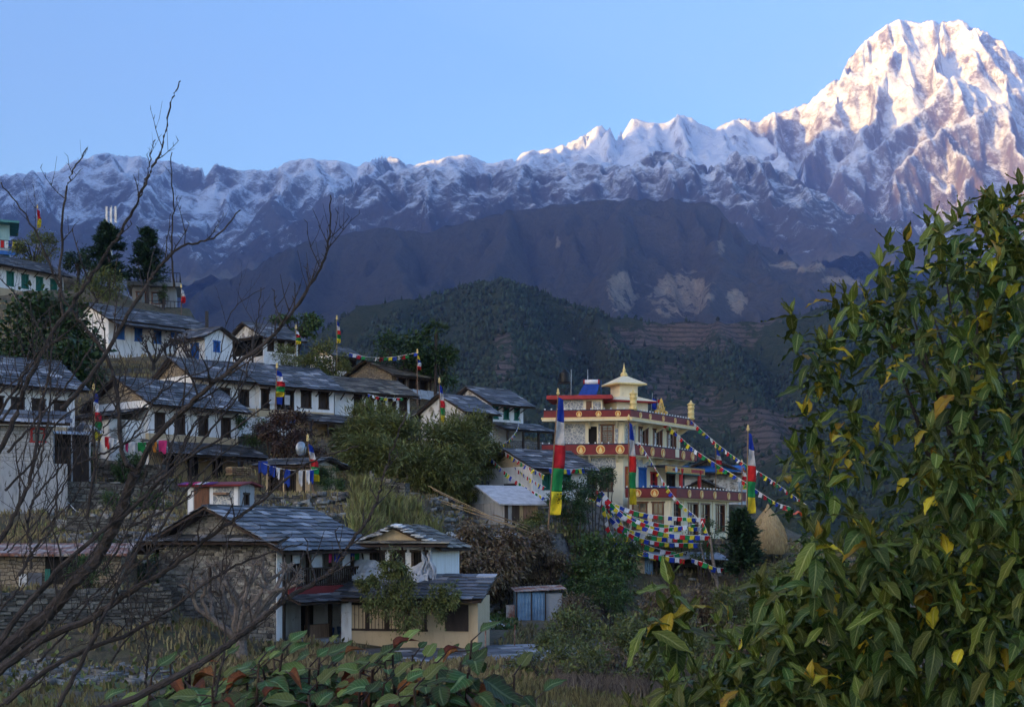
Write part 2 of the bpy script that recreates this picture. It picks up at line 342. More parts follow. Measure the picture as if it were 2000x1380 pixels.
def mountain_mat(name, rock1, rock2, snow_lo, snow_hi, thr, grass=None, bias=0, ns=.004):
    """rock and snow: snow lies on the flatter ground and higher up, with ragged edges."""
    m, nt, bs = start(name); L = nt.links.new
    g = nt.nodes.new('ShaderNodeNewGeometry'); sp = nt.nodes.new('ShaderNodeSeparateXYZ'); L(g.outputs['Position'], sp.inputs[0])
    mp = nt.nodes.new('ShaderNodeMapping'); mp.inputs['Scale'].default_value = (1, 1, .6); L(g.outputs['Position'], mp.inputs[0]); pos = mp.outputs[0]
    n1 = noise(nt, pos, ns, 9, .66); n2 = noise(nt, pos, ns*3.5, 8, .66)
    hgt = mth(nt, 'ADD', n1, mth(nt, 'MULTIPLY', n2, .5))
    b = nt.nodes.new('ShaderNodeBump'); b.inputs['Strength'].default_value = .8; b.inputs['Distance'].default_value = 50; L(hgt, b.inputs['Height'])
    sn = nt.nodes.new('ShaderNodeSeparateXYZ'); L(b.outputs[0], sn.inputs[0])
    alt = mth(nt, 'DIVIDE', mth(nt, 'SUBTRACT', sp.outputs[2], snow_lo), snow_hi-snow_lo, clamp=True)
    s = mth(nt, 'ADD', mth(nt, 'ADD', mth(nt, 'MULTIPLY', sn.outputs[2], .8), mth(nt, 'MULTIPLY', alt, .8)), mth(nt, 'MULTIPLY_ADD', n2, 1.3, -.65))
    s = mth(nt, 'ADD', s, mth(nt, 'MULTIPLY_ADD', n1, 1.5, -.75))
    mask = mth(nt, 'MULTIPLY', ramp(nt, s, thr-.03, thr+.04), ramp(nt, alt, .0, .18))
    rock = mixc(nt, ramp(nt, n2, .35, .65), rock1, rock2)
    if grass: rock = mixc(nt, ramp(nt, alt, .25, .02), rock, mixc(nt, ramp(nt, n1, .42, .6), grass[0], grass[1]))
    L(mixc(nt, mask, rock, (.86,.88,.92)), bs.inputs['Base Color']); bs.inputs['Roughness'].default_value = .8; bs.inputs['Specular IOR Level'].default_value = .15
    L(b.outputs[0], bs.inputs['Normal']); return m
ann_sky = [(1400,250),(1440,233),(1480,240),(1510,222),(1545,210),(1580,198),(1612,172),(1640,152),(1652,128),(1668,103),(1700,70),(1740,48),(1765,40),(1800,46),(1850,40),(1890,45),(1905,57),(1940,76),(1980,100),(2010,118),(2080,160),(2180,190),(2400,300)]
ANN = [
 (1.5, skyline(ann_sky, 12600, 13400)),
 (1.3, pl([(1850,42,13050),(1842,95,12750),(1850,150,12450),(1800,215,12100),(1740,262,11800),(1690,300,11500),(1640,345,11100)])),
 (1.3, pl([(1905,57,13100),(1965,140,12700),(1950,198,12300),(1890,232,12000),(1800,285,11600),(1740,330,11250),(1760,430,10700)])),
 (1.2, pl([(1765,42,13000),(1735,120,12650),(1700,190,12300),(1670,260,11950)])),
 (1.2, pl([(1950,198,12300),(1990,260,11900),(2040,330,11400),(2030,430,10800)])),
 (1.2, pl([(1640,152,12800),(1610,235,12300),(1570,300,11800),(1560,370,11200)])),
 (1.2, pl([(1850,255,11850),(1880,330,11300),(1870,420,10800)])),
 (.8, pl([(1760,430,10700),(1740,500,9700),(1700,560,8900)])), (.8, pl([(1870,420,10800),(1860,500,9800),(1880,580,8900)])), (.8, pl([(2030,430,10800),(2020,520,9600)])), (.8, pl([(1560,370,11200),(1600,440,10300),(1660,500,9500)])),
 (.9, pl([(1510,222,12650),(1500,280,12200),(1470,340,11700)]))]
X, Y, Z = ridge_field(1300, 6600, 8400, 14400, 18, ANN, 300, 3, (360, 720, 230), (52, 58), 90, 300)
mat_ann = mountain_mat('snow_rock_high', (.17,.12,.10), (.08,.06,.055), 900, 3900, 1.05, ns=.0042)
grid_mesh('snow_mountain', X, Y, Z, mat_ann)
range_sky = [(-420,390),(-250,370),(-100,352),(0,345),(60,340),(130,325),(165,312),(210,300),(260,306),(330,312),(390,331),(420,318),(460,334),(520,335),(560,318),(610,310),(680,319),(700,326),(760,306),(810,323),(860,313),(920,305),(955,319),(1000,312),(1020,300),(1060,292),(1100,286),(1140,263),(1175,247),(1203,262),(1235,231),(1270,242),(1300,238),(1335,228),(1362,241),(1392,256),(1440,236)]
RNG = [(.75, skyline(range_sky, 9800, 12400)),
 (.6, pl([(210,300,9950),(260,360,9300),(300,430,8600),(380,520,7800)])),
 (.6, pl([(610,310,10400),(560,370,9700),(540,430,9000),(480,500,8300)])),
 (.6, pl([(60,340,9850),(90,400,9200),(60,470,8500)])),
 (.6, pl([(760,306,10700),(700,350,10000),(660,390,9400)])),
 (.7, pl([(1060,292,11300),(1030,330,10700),(990,380,10000)])),
 (.8, pl([(1175,247,11700),(1190,300,11200),(1170,350,10600)])),
 (.8, pl([(1335,228,12100),(1350,290,11500),(1330,340,10900)]))]
X, Y, Z = ridge_field(-5200, 2300, 7400, 13200, 20, RNG, 200, 11, (260, 700, 160), (46, 46), 120, 350)
mat_rng = mountain_mat('snow_rock_range', (.14,.12,.11), (.08,.072,.07), 1250, 3150, 1.02, ((.24,.20,.15), (.13,.11,.085)), ns=.0035)
grid_mesh('snow_mountain', X, Y, Z, mat_rng)
cen_sky = [(420,560),(520,500),(600,440),(690,372),(740,345),(780,332),(830,325),(870,331),(930,345),(980,331),(1020,321),(1080,331),(1130,318),(1180,326),(1240,321),(1280,293),(1330,306),(1380,326),(1430,298),(1480,311),(1530,331),(1580,366),(1640,400),(1700,440),(1760,482),(1900,560),(2050,640)]
CEN = [(.62, skyline(cen_sky, 8700, 9000)),
 (.55, pl([(830,325,8750),(800,390,8100),(830,450,7500)])), (.55, pl([(1020,321,8800),(990,380,8200),(930,430,7600)])),
 (.55, pl([(1280,293,8850),(1330,370,8200),(1420,430,7700),(1500,490,7300)])), (.55, pl([(1430,298,8900),(1500,370,8400),(1580,430,7900),(1660,500,7400)])),
 (.55, pl([(690,372,8700),(640,430,8200),(560,480,7800)]))]
X, Y, Z = ridge_field(-2600, 3600, 6900, 9900, 16, CEN, 0, 23, (200, 520, 130), (32, 42), 90, 260)
mat_cen = mountain_mat('snow_rock_near', (.10,.085,.08), (.055,.048,.048), 1150, 2500, 1.2, ((.27,.22,.15), (.12,.10,.075)), ns=.005)
grid_mesh('snow_mountain', X, Y, Z, mat_cen)
# forested ridge below the snow
def hill_mat(name, forest1, forest2, bare1, bare2, terr=0, ns=.01):
    m, nt, bs = start(name); L = nt.links.new
    g = nt.nodes.new('ShaderNodeNewGeometry'); pos = g.outputs['Position']
    at = nt.nodes.new('ShaderNodeAttribute'); at.attribute_name = 'bare'
    n1 = noise(nt, pos, ns, 8, .65); n2 = noise(nt, pos, ns*8, 5, .7)
    f = mixc(nt, ramp(nt, n2, .3, .7), forest1, forest2); bcol = mixc(nt, ramp(nt, n2, .35, .65), bare1, bare2)
    if terr:
        sp = nt.nodes.new('ShaderNodeSeparateXYZ'); L(pos, sp.inputs[0])
        zz = mth(nt, 'MULTIPLY_ADD', n1, 14, sp.outputs[2]); w = mth(nt, 'SINE', mth(nt, 'MULTIPLY', zz, 6.283/terr))
        bcol = mixc(nt, mth(nt, 'MULTIPLY', ramp(nt, w, .2, .8), .6), bcol, tuple(q*.45 for q in forest1))
    k = ramp(nt, mth(nt, 'MULTIPLY', at.outputs['Fac'], mth(nt, 'ADD', mth(nt, 'MULTIPLY_ADD', n1, 3.4, -1.2), mth(nt, 'MULTIPLY_ADD', n2, 1.4, -.7))), .2, .32)
    L(mixc(nt, k, f, bcol), bs.inputs['Base Color']); bs.inputs['Roughness'].default_value = .95; bs.inputs['Specular IOR Level'].default_value = .1
    bump(nt, bs, n2, 1, 16); MATS[name] = m; return m
def add_bare(o, vals):
    a = o.data.attributes.new('bare', 'FLOAT', 'POINT'); a.data.foreach_set('value', vals.astype(np.float32).ravel())
mid_sky = [(150,760),(260,670),(330,618),(390,570),(480,530),(560,490),(660,462),(760,450),(830,456),(900,440),(1000,415),(1080,405),(1150,395),(1230,389),(1330,393),(1400,405),(1440,436),(1500,462),(1560,492),(1640,532),(1700,557),(1800,610),(2000,700)]
MID = [(.6, skyline(mid_sky, 6000, 6200, .0004)),
 (.5, pl([(760,450,6050),(800,540,5300),(850,620,4700)])), (.5, pl([(1000,415,6100),(960,520,5200),(900,640,4300)])),
 (.5, pl([(1230,389,6100),(1220,480,5400),(1180,570,4700),(1200,680,4000)])), (.5, pl([(1400,405,6150),(1420,500,5400),(1380,600,4600),(1390,680,4000)])),
 (.5, pl([(1560,492,6150),(1580,570,5400),(1600,650,4600)])), (.5, pl([(560,490,6000),(560,580,5300),(600,680,4500)]))]
X, Y, Z = ridge_field(-2600, 3000, 3400, 6900, 16, MID, -300, 31, (170, 560, 150), (30, 50), 170, 120)
mat_mid = hill_mat('ridge_forest', (.045,.045,.036), (.085,.075,.055), (.34,.28,.19), (.20,.16,.11), ns=.006)
o = grid_mesh('forested_ridge', X, Y, Z, mat_mid)
U, W_ = 1000+F*X/Y, HZ-F*Z/Y
def blob(cx, cy, rx, ry): return np.clip(1.25-np.hypot((U-cx)/rx, (W_-cy)/ry), 0, 1)
bare = np.maximum.reduce([blob(1330,575,75,52), blob(1215,572,38,45), blob(1440,585,22,30), blob(1410,480,10,25)*.9, blob(1560,520,90,16)*.7, blob(1640,550,60,14)*.8, blob(1090,470,10,20)*.7])
add_bare(o, bare)
# near wooded hill with terraces, and the valley in front of it
hill_sky = [(300,900),(420,790),(520,710),(600,662),(640,640),(700,602),(770,584),(840,576),(900,556),(960,546),(1020,556),(1090,586),(1150,601),(1200,620),(1260,626),(1400,629),(1500,629),(1560,616),(1640,592),(1700,572),(1800,548),(1950,522),(2200,470)]
HIL = [(.55, skyline(hill_sky, 2050, 2350, .0004)),
 (.5, pl([(960,546,2130),(985,640,1850),(970,760,1550),(990,900,1250)])), (.5, pl([(770,584,2090),(760,680,1800),(720,800,1500)])),
 (.5, pl([(1150,601,2170),(1200,700,1900),(1240,800,1650),(1290,930,1350)])), (.5, pl([(1400,629,2240),(1420,720,1950),(1500,830,1650),(1530,960,1300)])),
 (.5, pl([(1640,592,2290),(1600,700,1950),(1640,850,1600)])), (.5, pl([(1800,548,2320),(1820,680,1950),(1850,850,1500)]))]
X, Y, Z = ridge_field(-1500, 2200, 260, 3300, 14, HIL, -420, 41, (130, 330, 45), (40, 12), 70, 30)
Z = np.maximum(Z, -60 - (Y-260)*.9) ; Z = np.where(Y < 700, np.minimum(Z, -60-(Y-260)*.25), Z)
mat_hill = hill_mat('hill_ground', (.035,.055,.026), (.065,.07,.035), (.21,.155,.125), (.13,.10,.08), 9, ns=.012)
o = grid_mesh('wooded_hill', X, Y, Z, mat_hill)
U, W_ = 1000+F*X/Y, HZ-F*Z/Y
bare = np.maximum.reduce([blob(985,690,28,75)*.9, blob(1010,640,14,30)*.7, blob(1330,660,200,40)*.85, blob(1300,740,70,60)*.8, blob(1400,800,120,70)*.75, blob(1500,850,80,90)*.85, blob(1080,690,60,40)*.55, blob(1130,600,50,10)*.7, blob(1450,630,90,14)])
bare = np.clip(bare + .12*(fbm(X/150, Y/150, 4, 77)-.5), 0, 1); add_bare(o, bare)
# forest on the near hill: thousands of small crowns in one object
hx, hy = rng.uniform(-700, 1500, 80000), rng.uniform(1050, 2420, 80000)
ix = ((hx+1500)/14); iy = ((hy-260)/14); i0, j0 = ix.astype(int), iy.astype(int); fx, fy = ix-i0, iy-j0
def samp(A): return (A[j0,i0]*(1-fx)+A[j0,i0+1]*fx)*(1-fy)+(A[j0+1,i0]*(1-fx)+A[j0+1,i0+1]*fx)*fy
hz_, hb = samp(Z), samp(bare); dens = fbm(hx/110, hy/110, 4, 5)
px_ = 1000+F*hx/hy
keep = (rng.uniform(0, 1, hx.size) < np.clip((dens-.34)*3.4, .05, 1)*np.clip(1.05-1.35*hb, .04, 1)) & (px_ > 500) & (px_ < 2060) & (HZ-F*hz_/hy < 1030)
hx, hy, hz_ = hx[keep], hy[keep], hz_[keep]; n = hx.size
print('hill trees', n)
con = rng.uniform(0, 1, n) < .3; hh = np.where(con, rng.uniform(6, 13, n), rng.uniform(3.5, 9, n)); rr = np.where(con, hh*.2, hh*.42)
tv, tf = [], []
prof_c = [(0.0, .12), (1.0, .2), (.55, .55), (0, 1.0)]; prof_r = [(0.0, .02), (.95, .3), (.8, .72), (0, 1.0)]
K6 = 5; ang = rng.uniform(0, 6.28, n)
rings = []
for q in range(4):
    pr = np.where(con, prof_c[q][0], prof_r[q][0]); pz = np.where(con, prof_c[q][1], prof_r[q][1])
    ring = []
    for k in range(K6):
        jit = rng.uniform(.7, 1.3, n); th = ang+2*math.pi*k/K6+q*.6
        ring.append(np.stack([hx+np.cos(th)*rr*pr*jit, hy+np.sin(th)*rr*pr*jit, hz_-1+hh*pz*rng.uniform(.93, 1.05, n)], -1))
    rings.append(ring)
TV = np.stack([np.stack(r_, 1) for r_ in rings], 1).reshape(n, -1, 3)
fc = [(q*K6+k, q*K6+(k+1)%K6, (q+1)*K6+(k+1)%K6, (q+1)*K6+k) for q in range(3) for k in range(K6)]
FC = (np.arange(n)[:, None, None]*4*K6 + np.array(fc)[None]).reshape(-1, 4)
FOREST = pm('forest_crowns', (.028,.050,.032), (.045,.058,.036), .02, .9, 0, rand='island', rv=.5, spec=.1)
o = link('forest', np_mesh('forest', TV.reshape(-1, 3), FC, FOREST)); tag(o, 'dense mixed pine and broadleaf forest covering the terraced hill', 'forest', kind='stuff')
# added western range, unseen: crest shaped to shade everything but the high peak
tl = math.tan(SUN_EL)
def back(p, t): return (p[0]-SUN_H.x*t, p[1]-SUN_H.y*t, p[2]+tl*t)
c1 = back(P(600,242,10350), 4900); c2 = back(P(1238,197,11700), 7900); c3 = back(P(1900,312,12500), 11000)
WST = [(2.4, [(c1[0]-500, c1[1]+1900, c1[2]-150), c1, c2, c3, (-5150, 4600, 3600), (-5150, 1900, 2650), (-5000, -1500, 1500), (-4850, -4000, 960), (-4800, -7000, 800)])]
X, Y, Z = ridge_field(-8600, -2500, -6500, 9400, 110, WST, -500, 51, (700, 900, 60), (150, 30), 200)
Z += 150
grid_mesh('sun_block_range', X, Y, Z, mat_rng)
# ------------------------------------------------------------------ village hillside
GC = [ # px, py, depth of ground points
 (1000,1380,3,-1.75),(600,1380,3,-1.7),(1500,1380,3,-1.8),(200,1380,8,-1.75),(1000,1380,9,-1.95),(1800,1380,8,-1.9),(1400,1380,9,-2.0),(-200,1380,9,-1.6),
 (1000,0,20,-3.9),(400,0,20,-3.4),(1600,0,20,-4.2),(0,0,20,-2.9),(2000,0,22,-4.0),
 (150,1345,38),(400,1345,38),(0,1340,38),(700,1330,42),(1000,1350,42),(1250,1370,42),(1600,1330,45),(1900,1290,45),
 (150,1282,49),(0,1280,49),(320,1275,50),(540,1255,57),(430,1230,58),(700,1252,57),(880,1262,60),(900,1285,53),(1040,1262,62),(800,1290,52),(1080,1300,58),
 (0,1148,54.5),(150,1148,55),(280,1140,56),(0,1120,60),(200,1080,64),(300,1050,68),
 (950,1212,73),(1040,1208,75),(880,1180,76),(1150,1230,78),(1250,1170,86),(1120,1120,86),(950,1120,82),(1350,1160,88),(1450,1170,84),
 (1150,1270,66),(1300,1270,64),(1450,1240,66),(1650,1190,70),(1850,1150,75),(2000,1120,80),
 (1250,1062,96),(1350,1048,99),(1440,1050,99),(1500,1070,94),(1560,1040,105),(1650,1060,105),
 (60,1000,77),(130,980,79),(200,960,82),(300,935,90),(430,935,93),(480,1000,72),(370,1005,72),(300,1000,77),(600,960,82),(690,985,76),(780,975,80),(560,1000,73),(840,1010,80),(700,1060,70),
 (985,1020,84),(900,1015,83),(1050,1010,87),(1040,975,93),(950,965,92),(1140,985,94),(1080,1060,88),
 (-60,900,86),(100,880,90),(200,800,100),(0,760,108),(300,800,101),(500,848,102),(640,835,106),(780,830,108),(700,880,98),(830,880,98),(905,872,103),(1000,880,104),(950,862,111),(1080,900,108),
 (430,700,120),(345,712,122),(515,715,127),(600,750,122),(740,790,117),(850,790,118),(650,755,124),(215,690,128),(100,640,128),(0,640,126),(300,690,128),
 (-40,565,138),(120,560,142),(300,592,150),(200,560,150),(0,492,160),(-200,500,150),(-300,420,170),(-500,700,110),(-600,950,80),(-700,1050,50),(-700,300,220),(-300,300,230),
 (0,470,200),(150,580,200),(300,690,190),(500,800,180),(700,880,170),(900,960,160),(1100,1020,150),(1400,1060,140),(1600,1100,135),(1800,1130,130),(2200,1150,110),(2400,1150,70),(2600,1150,40),
 (200,700,280),(500,1000,260),(900,1300,250),(1300,1500,240),(1700,1600,230),(2200,1600,200),(-400,400,290)]
gp = np.array([((q[0]-1000)/F*q[2], q[2], q[3] if len(q) > 3 else (HZ-q[1])/F*q[2]) for q in GC])
def tps_k(d): return np.where(d > 0, d*d*np.log(d+1e-9), 0)
dd = np.hypot(gp[:,None,0]-gp[None,:,0], gp[:,None,1]-gp[None,:,1]); n = len(gp)
A = np.zeros((n+3, n+3)); A[:n,:n] = tps_k(dd) + np.eye(n)*8; A[:n,n] = 1; A[:n,n+1:] = gp[:,:2]; A[n:,:n] = A[:n,n:].T
NG = n; wts = np.linalg.solve(A, np.concatenate([gp[:,2], [0,0,0]]))
def tps(x, y):
    sh = np.shape(x); x, y = np.ravel(x).astype(float), np.ravel(y).astype(float); out = np.empty(x.size)
    for i in range(0, x.size, 20000):
        xs_, ys_ = x[i:i+20000], y[i:i+20000]
        out[i:i+20000] = tps_k(np.hypot(xs_[:,None]-gp[None,:,0], ys_[:,None]-gp[None,:,1]))@wts[:NG] + wts[NG] + wts[NG+1]*xs_ + wts[NG+2]*ys_
    return out.reshape(sh)
PADS = []        # (cx, cy, cos, sin, half length, half width, z) level ground under houses
def ground_z(x, y):
    z = tps(x, y); x, y = np.asarray(x, float), np.asarray(y, float)
    far = np.clip((np.hypot(x, y)-25)/20, 0, 1)
    st = 1.15; q = z/st; zt = (np.floor(q)+np.clip((q-np.floor(q)-.55)/.45, 0, 1)**1.5)*st
    z = z + far*.75*(zt-z) + (fbm(x/3.1, y/3.1, 4, 9)-.5)*.5*far + (fbm(x/.8, y/.8, 2, 19)-.5)*.12
    for cx, cy, c, s, hl, hw, pz in PADS:
        u = np.abs((x-cx)*c+(y-cy)*s)-hl; v = np.abs(-(x-cx)*s+(y-cy)*c)-hw; d = np.maximum(u, v)
        k = np.clip(1-d/1.6, 0, 1); k = k*k*(3-2*k); z = z*(1-k)+pz*k
    return z
def gz(x, y): return float(ground_z(np.array([x]), np.array([y]))[0])
def pad(cx, cy, a, hl, hw, z): PADS.append((cx, cy, math.cos(a), math.sin(a), hl, hw, z))

def off_pads(x, y, m=.15):
    k = np.ones(np.shape(x), bool)
    for cx, cy, c, s, hl, hw, pz in PADS: k &= np.maximum(np.abs((x-cx)*c+(y-cy)*s)-hl, np.abs(-(x-cx)*s+(y-cy)*c)-hw) > m
    return k
# ------------------------------------------------------------------ houses
def unit_slates():
    out = []
    for i in range(7):
        r_ = random.Random(i); j = lambda a: r_.uniform(-a, a)
        b = MB(); lo = [(0+j(.03), j(.10)), (.5, -.05+j(.1)), (1+j(.03), j(.10))]; hi = [(1, 1), (.5, 1), (0, 1)]
        pts = lo+hi; b.prism(pts, 0, 1); out.append(b)
    return out
_SL = {}
def slate_meshes(mat):
    if mat.name not in _SL:
        ms = []
        for b in unit_slates():
            me = bpy.data.meshes.new('slate'); me.from_pydata(b.v, [], b.f); me.materials.append(mat); ms.append(me)
        _SL[mat.name] = ms
    return _SL[mat.name]
SEED = [0]
def lay_slates(roof, o, u, v, LU, LV, mode='obj', ex=.42, wmin=.45, wmax=.95, mat=None, wob=.05):
    """courses of slates on a slope: o eave corner, u along the eave, v up the slope (unit vectors)."""
    SEED[0] += 1; r_ = random.Random(SEED[0]); o, u, v = Vector(o), Vector(u).normalized(), Vector(v).normalized(); n = u.cross(v)
    rows = max(1, round(LV/ex)); ex = LV/rows; items = []
    for i in range(rows):
        x = -r_.uniform(0, .15)
        while x < LU-.05:
            w = r_.uniform(wmin, wmax)
            if LU-(x+w) < .25: w = LU-x+r_.uniform(0, .12)
            lift = r_.uniform(.0, .025); th = r_.uniform(.018, .035)
            vv = (v*math.cos(.09+lift) - n*math.sin(.09+lift)); nn = u.cross(vv)
            p = o + u*x + v*(i*ex+r_.uniform(-wob, wob)) + n*(.05+.09*ex*1.25)
            items.append(Matrix(((u.x*w*.99, vv.x*ex*1.3, nn.x*th, p.x), (u.y*w*.99, vv.y*ex*1.3, nn.y*th, p.y), (u.z*w*.99, vv.z*ex*1.3, nn.z*th, p.z), (0,0,0,1))))
            x += w
    if mode == 'obj' and len(items) <= 300:
        ms = slate_meshes(mat or SLATE)
        for k, M_ in enumerate(items):
            s = link('slate', ms[k % 7], roof); s.matrix_basis = M_
    else:
        b = MB(); us = unit_slates()
        for k, M_ in enumerate(items): b.add([M_ @ Vector(q) for q in us[k % 7].v], us[k % 7].f)
        s = b.build('slate_courses', mat or SLATEI, roof); s['kind'] = 'stuff'
def window(root, fr, u0, u1, z0, z1, style='wood', dep=.14):
    t = .07; b = MB()
    def bx(a, b_, c, d, o0, o1, B): B.add([fr(a,o0,c),fr(b_,o0,c),fr(b_,o0,d),fr(a,o0,d),fr(a,o1,c),fr(b_,o1,c),fr(b_,o1,d),fr(a,o1,d)], [(0,1,2,3),(7,6,5,4),(0,4,5,1),(1,5,6,2),(2,6,7,3),(3,7,4,0)])
    fm = {'wood':WOOD,'dark':WOOD,'blue':BLUEP,'green':GREENP,'brown':BROWN,'red':REDP,'cream':CREAM,'glass':BROWN}[style]
    for q in ((u0-.05,u0+t,z0,z1),(u1-t,u1+.05,z0,z1),(u0-.12,u1+.12,z1-.01,z1+.10),(u0-.10,u1+.10,z0-.08,z0+.01)): bx(*q, -dep, .035, b)
    w = b.build('window', fm, root)
    p = MB(); bx(u0+t, u1-t, z0+.01, z1-.01, -dep-.03, -dep, p)
    p.build('pane', {'blue':BLUEP,'green':GREENP,'wood':WOOD,'dark':DARK}.get(style, GLASS), w)
    m = MB(); um = (u0+u1)/2
    if style in ('wood','blue','green'):
        for a in (u0+t+.01, um+.015): bx(a, a+(u1-u0)/2-t-.03, z0+.03, z1-.03, -dep+.002, -dep+.03, m)
        m.build('shutter', fm, w)
    elif style in ('brown','glass','red'):
        bx(um-.025, um+.025, z0+.01, z1-.01, -dep+.002, -dep+.04, m); bx(u0+t, u1-t, z0+(z1-z0)*.68, z0+(z1-z0)*.68+.05, -dep+.002, -dep+.03, m); m.build('mullion', fm, w)
    elif style == 'dark':
        for k in range(1, 5): bx(u0+(u1-u0)*k/5-.012, u0+(u1-u0)*k/5+.012, z0, z1, -dep+.002, -dep+.025, m)
        m.build('bars', WOOD, w)
    return w
def geo(K, a, pxR=None, pxL=None, L=None, W=None, pxG=None):
    """lengths from the rows of pixels where the corners stand; the corner K is (px, py, depth)."""
    p = P(*K); c, s = math.cos(a), math.sin(a)
    if L is None: t = (pxR-1000)/F; L = (t*p.y-p.x)/(c-t*s)
    if W is None and pxL is not None: t = (pxL-1000)/F; W = (t*p.y-p.x)/(-s-t*c)
    if W is None: q = Vector((p.x+c*L, p.y+s*L)); t = (pxG-1000)/F; W = (t*q.y-q.x)/(-s-t*c)
    return p, L, W
def gable_body(root, L, W, h, pitch, wall, gmat, fw=(), lw=(), rw=(), name='wall', gw=None):
    """four walls with window openings plus the two gable triangles."""
    fF = lambda u, o, z: (u, -o, z); fL = lambda u, o, z: (-o, W-u, z); fR = lambda u, o, z: (L+o, u, z)
    b = MB(); b.holes(L, 0, h, [q[:4] for q in fw], fF); b.holes(W, 0, h, [q[:4] for q in lw], fL); b.holes(W, 0, h, [q[:4] for q in rw], fR)
    b.add([(0,W,0),(L,W,0),(L,W,h),(0,W,h)], [(1,0,3,2)]); b.add([(0,0,h-.01),(L,0,h-.01),(L,W,h-.01),(0,W,h-.01)], [(0,1,2,3)])
    b.build(name, wall, root)
    rz = h + W/2*math.tan(pitch); g = MB()
    for x, th in ((-.012, .3), (L+.012-.3, .3)): g.add([(x,0,h),(x,W,h),(x,W/2,rz),(x+th,0,h),(x+th,W,h),(x+th,W/2,rz)], [(0,2,1),(3,4,5),(0,1,4,3),(1,2,5,4),(2,0,3,5)])
    g.build('gable', gmat or wall, root)
    for ws, fr in ((fw, fF), (lw, fL), (rw, fR)):
        for q in ws: window(root, fr, *q[:4], q[4] if len(q) > 4 else 'wood')
def gable_roof(root, L, W, h, pitch, ov=.8, gov=.45, mode='obj', ex=.42, mat=None, under=None, wmax=.95, name='roof'):
    tp = math.tan(pitch); rz = h + W/2*tp + .06; ez = h - ov*tp + .06; b = MB()
    b.slab((-gov,-ov,ez), (L+gov,-ov,ez), (L+gov,W/2,rz), (-gov,W/2,rz), .09)
    b.slab((L+gov,W+ov,ez), (-gov,W+ov,ez), (-gov,W/2,rz), (L+gov,W/2,rz), .09)
    roof = b.build(name, under or WOOD, root); sl = math.hypot(W/2+ov, rz-ez); LU = L+2*gov
    if mode in ('obj', 'mesh'):
        lay_slates(roof, (-gov,-ov,ez), (1,0,0), (0,W/2+ov,rz-ez), LU, sl, mode, ex, mat=mat, wmax=wmax)
        lay_slates(roof, (L+gov,W+ov,ez), (-1,0,0), (0,-W/2-ov,rz-ez), LU, sl, 'mesh', ex, mat=OSLATE if mat is OSLATE else None)
        r = MB(); x = -gov
        while x < L+gov: w = random.uniform(.5, .9); r.slab((x,W/2-.2,rz+.05+random.uniform(0,.03)), (min(x+w,L+gov),W/2-.2,rz+.05), (min(x+w,L+gov),W/2+.2,rz+.06), (x,W/2+.2,rz+.05), .04); x += w
        q = r.build('ridge_stones', SLATEI, roof); q['kind'] = 'stuff'
    return roof
def lean_to(root, x0, x1, y0, d, zt, drop, posts=0, pz=0, mode='obj', mat=None, ex=.42, under=None, axis='front', name='porch_roof'):
    """single-pitch roof falling away from the wall; axis front: out along -y from y0; axis side: out along -x from x=y0 (x0..x1 then run along y)."""
    tr = (lambda u, o, z: (u, y0-o, z)) if axis == 'front' else (lambda u, o, z: (y0-o, x1-(u-x0), z))
    b = MB(); b.slab(tr(x0,d,zt-drop), tr(x1,d,zt-drop), tr(x1,0,zt), tr(x0,0,zt), .08); roof = b.build(name, under or WOOD, root)
    u = Vector(tr(1,0,0))-Vector(tr(0,0,0)); v = Vector(tr(x0,0,zt))-Vector(tr(x0,d,zt-drop))
    if mode in ('obj', 'mesh'): lay_slates(roof, tr(x0,d,zt-drop), u, v, x1-x0, v.length, mode, ex, mat=mat)
    for k in range(posts):
        uu = x0+.2+(x1-x0-.4)*k/max(1, posts-1); p = MB(); p.add(*_boxat(tr(uu, d-.25, 0), .07, pz-.3, zt-drop*(d-.25)/d-.06)); p.build('post', WOOD, root)
    return roof
def _boxat(c, r, z0, z1):
    x, y = c[0], c[1]; b = MB().box(x-r, x+r, y-r, y+r, z0, z1); return b.v, b.f
def plinth(root, L, W, depth=3, mat=None, e=.05):
    MB().box(-e, L+e, -e, W+e, -depth, .03).build('plinth', mat or STONE, root)
def struts(root, us, h, ov, low=.8):
    for u in us:
        b = MB().bar((u, -.02, h-low), (u, -ov*.8, h-.10-ov*.5*.8+.05), .045); b.build('bracket', WOOD, root)
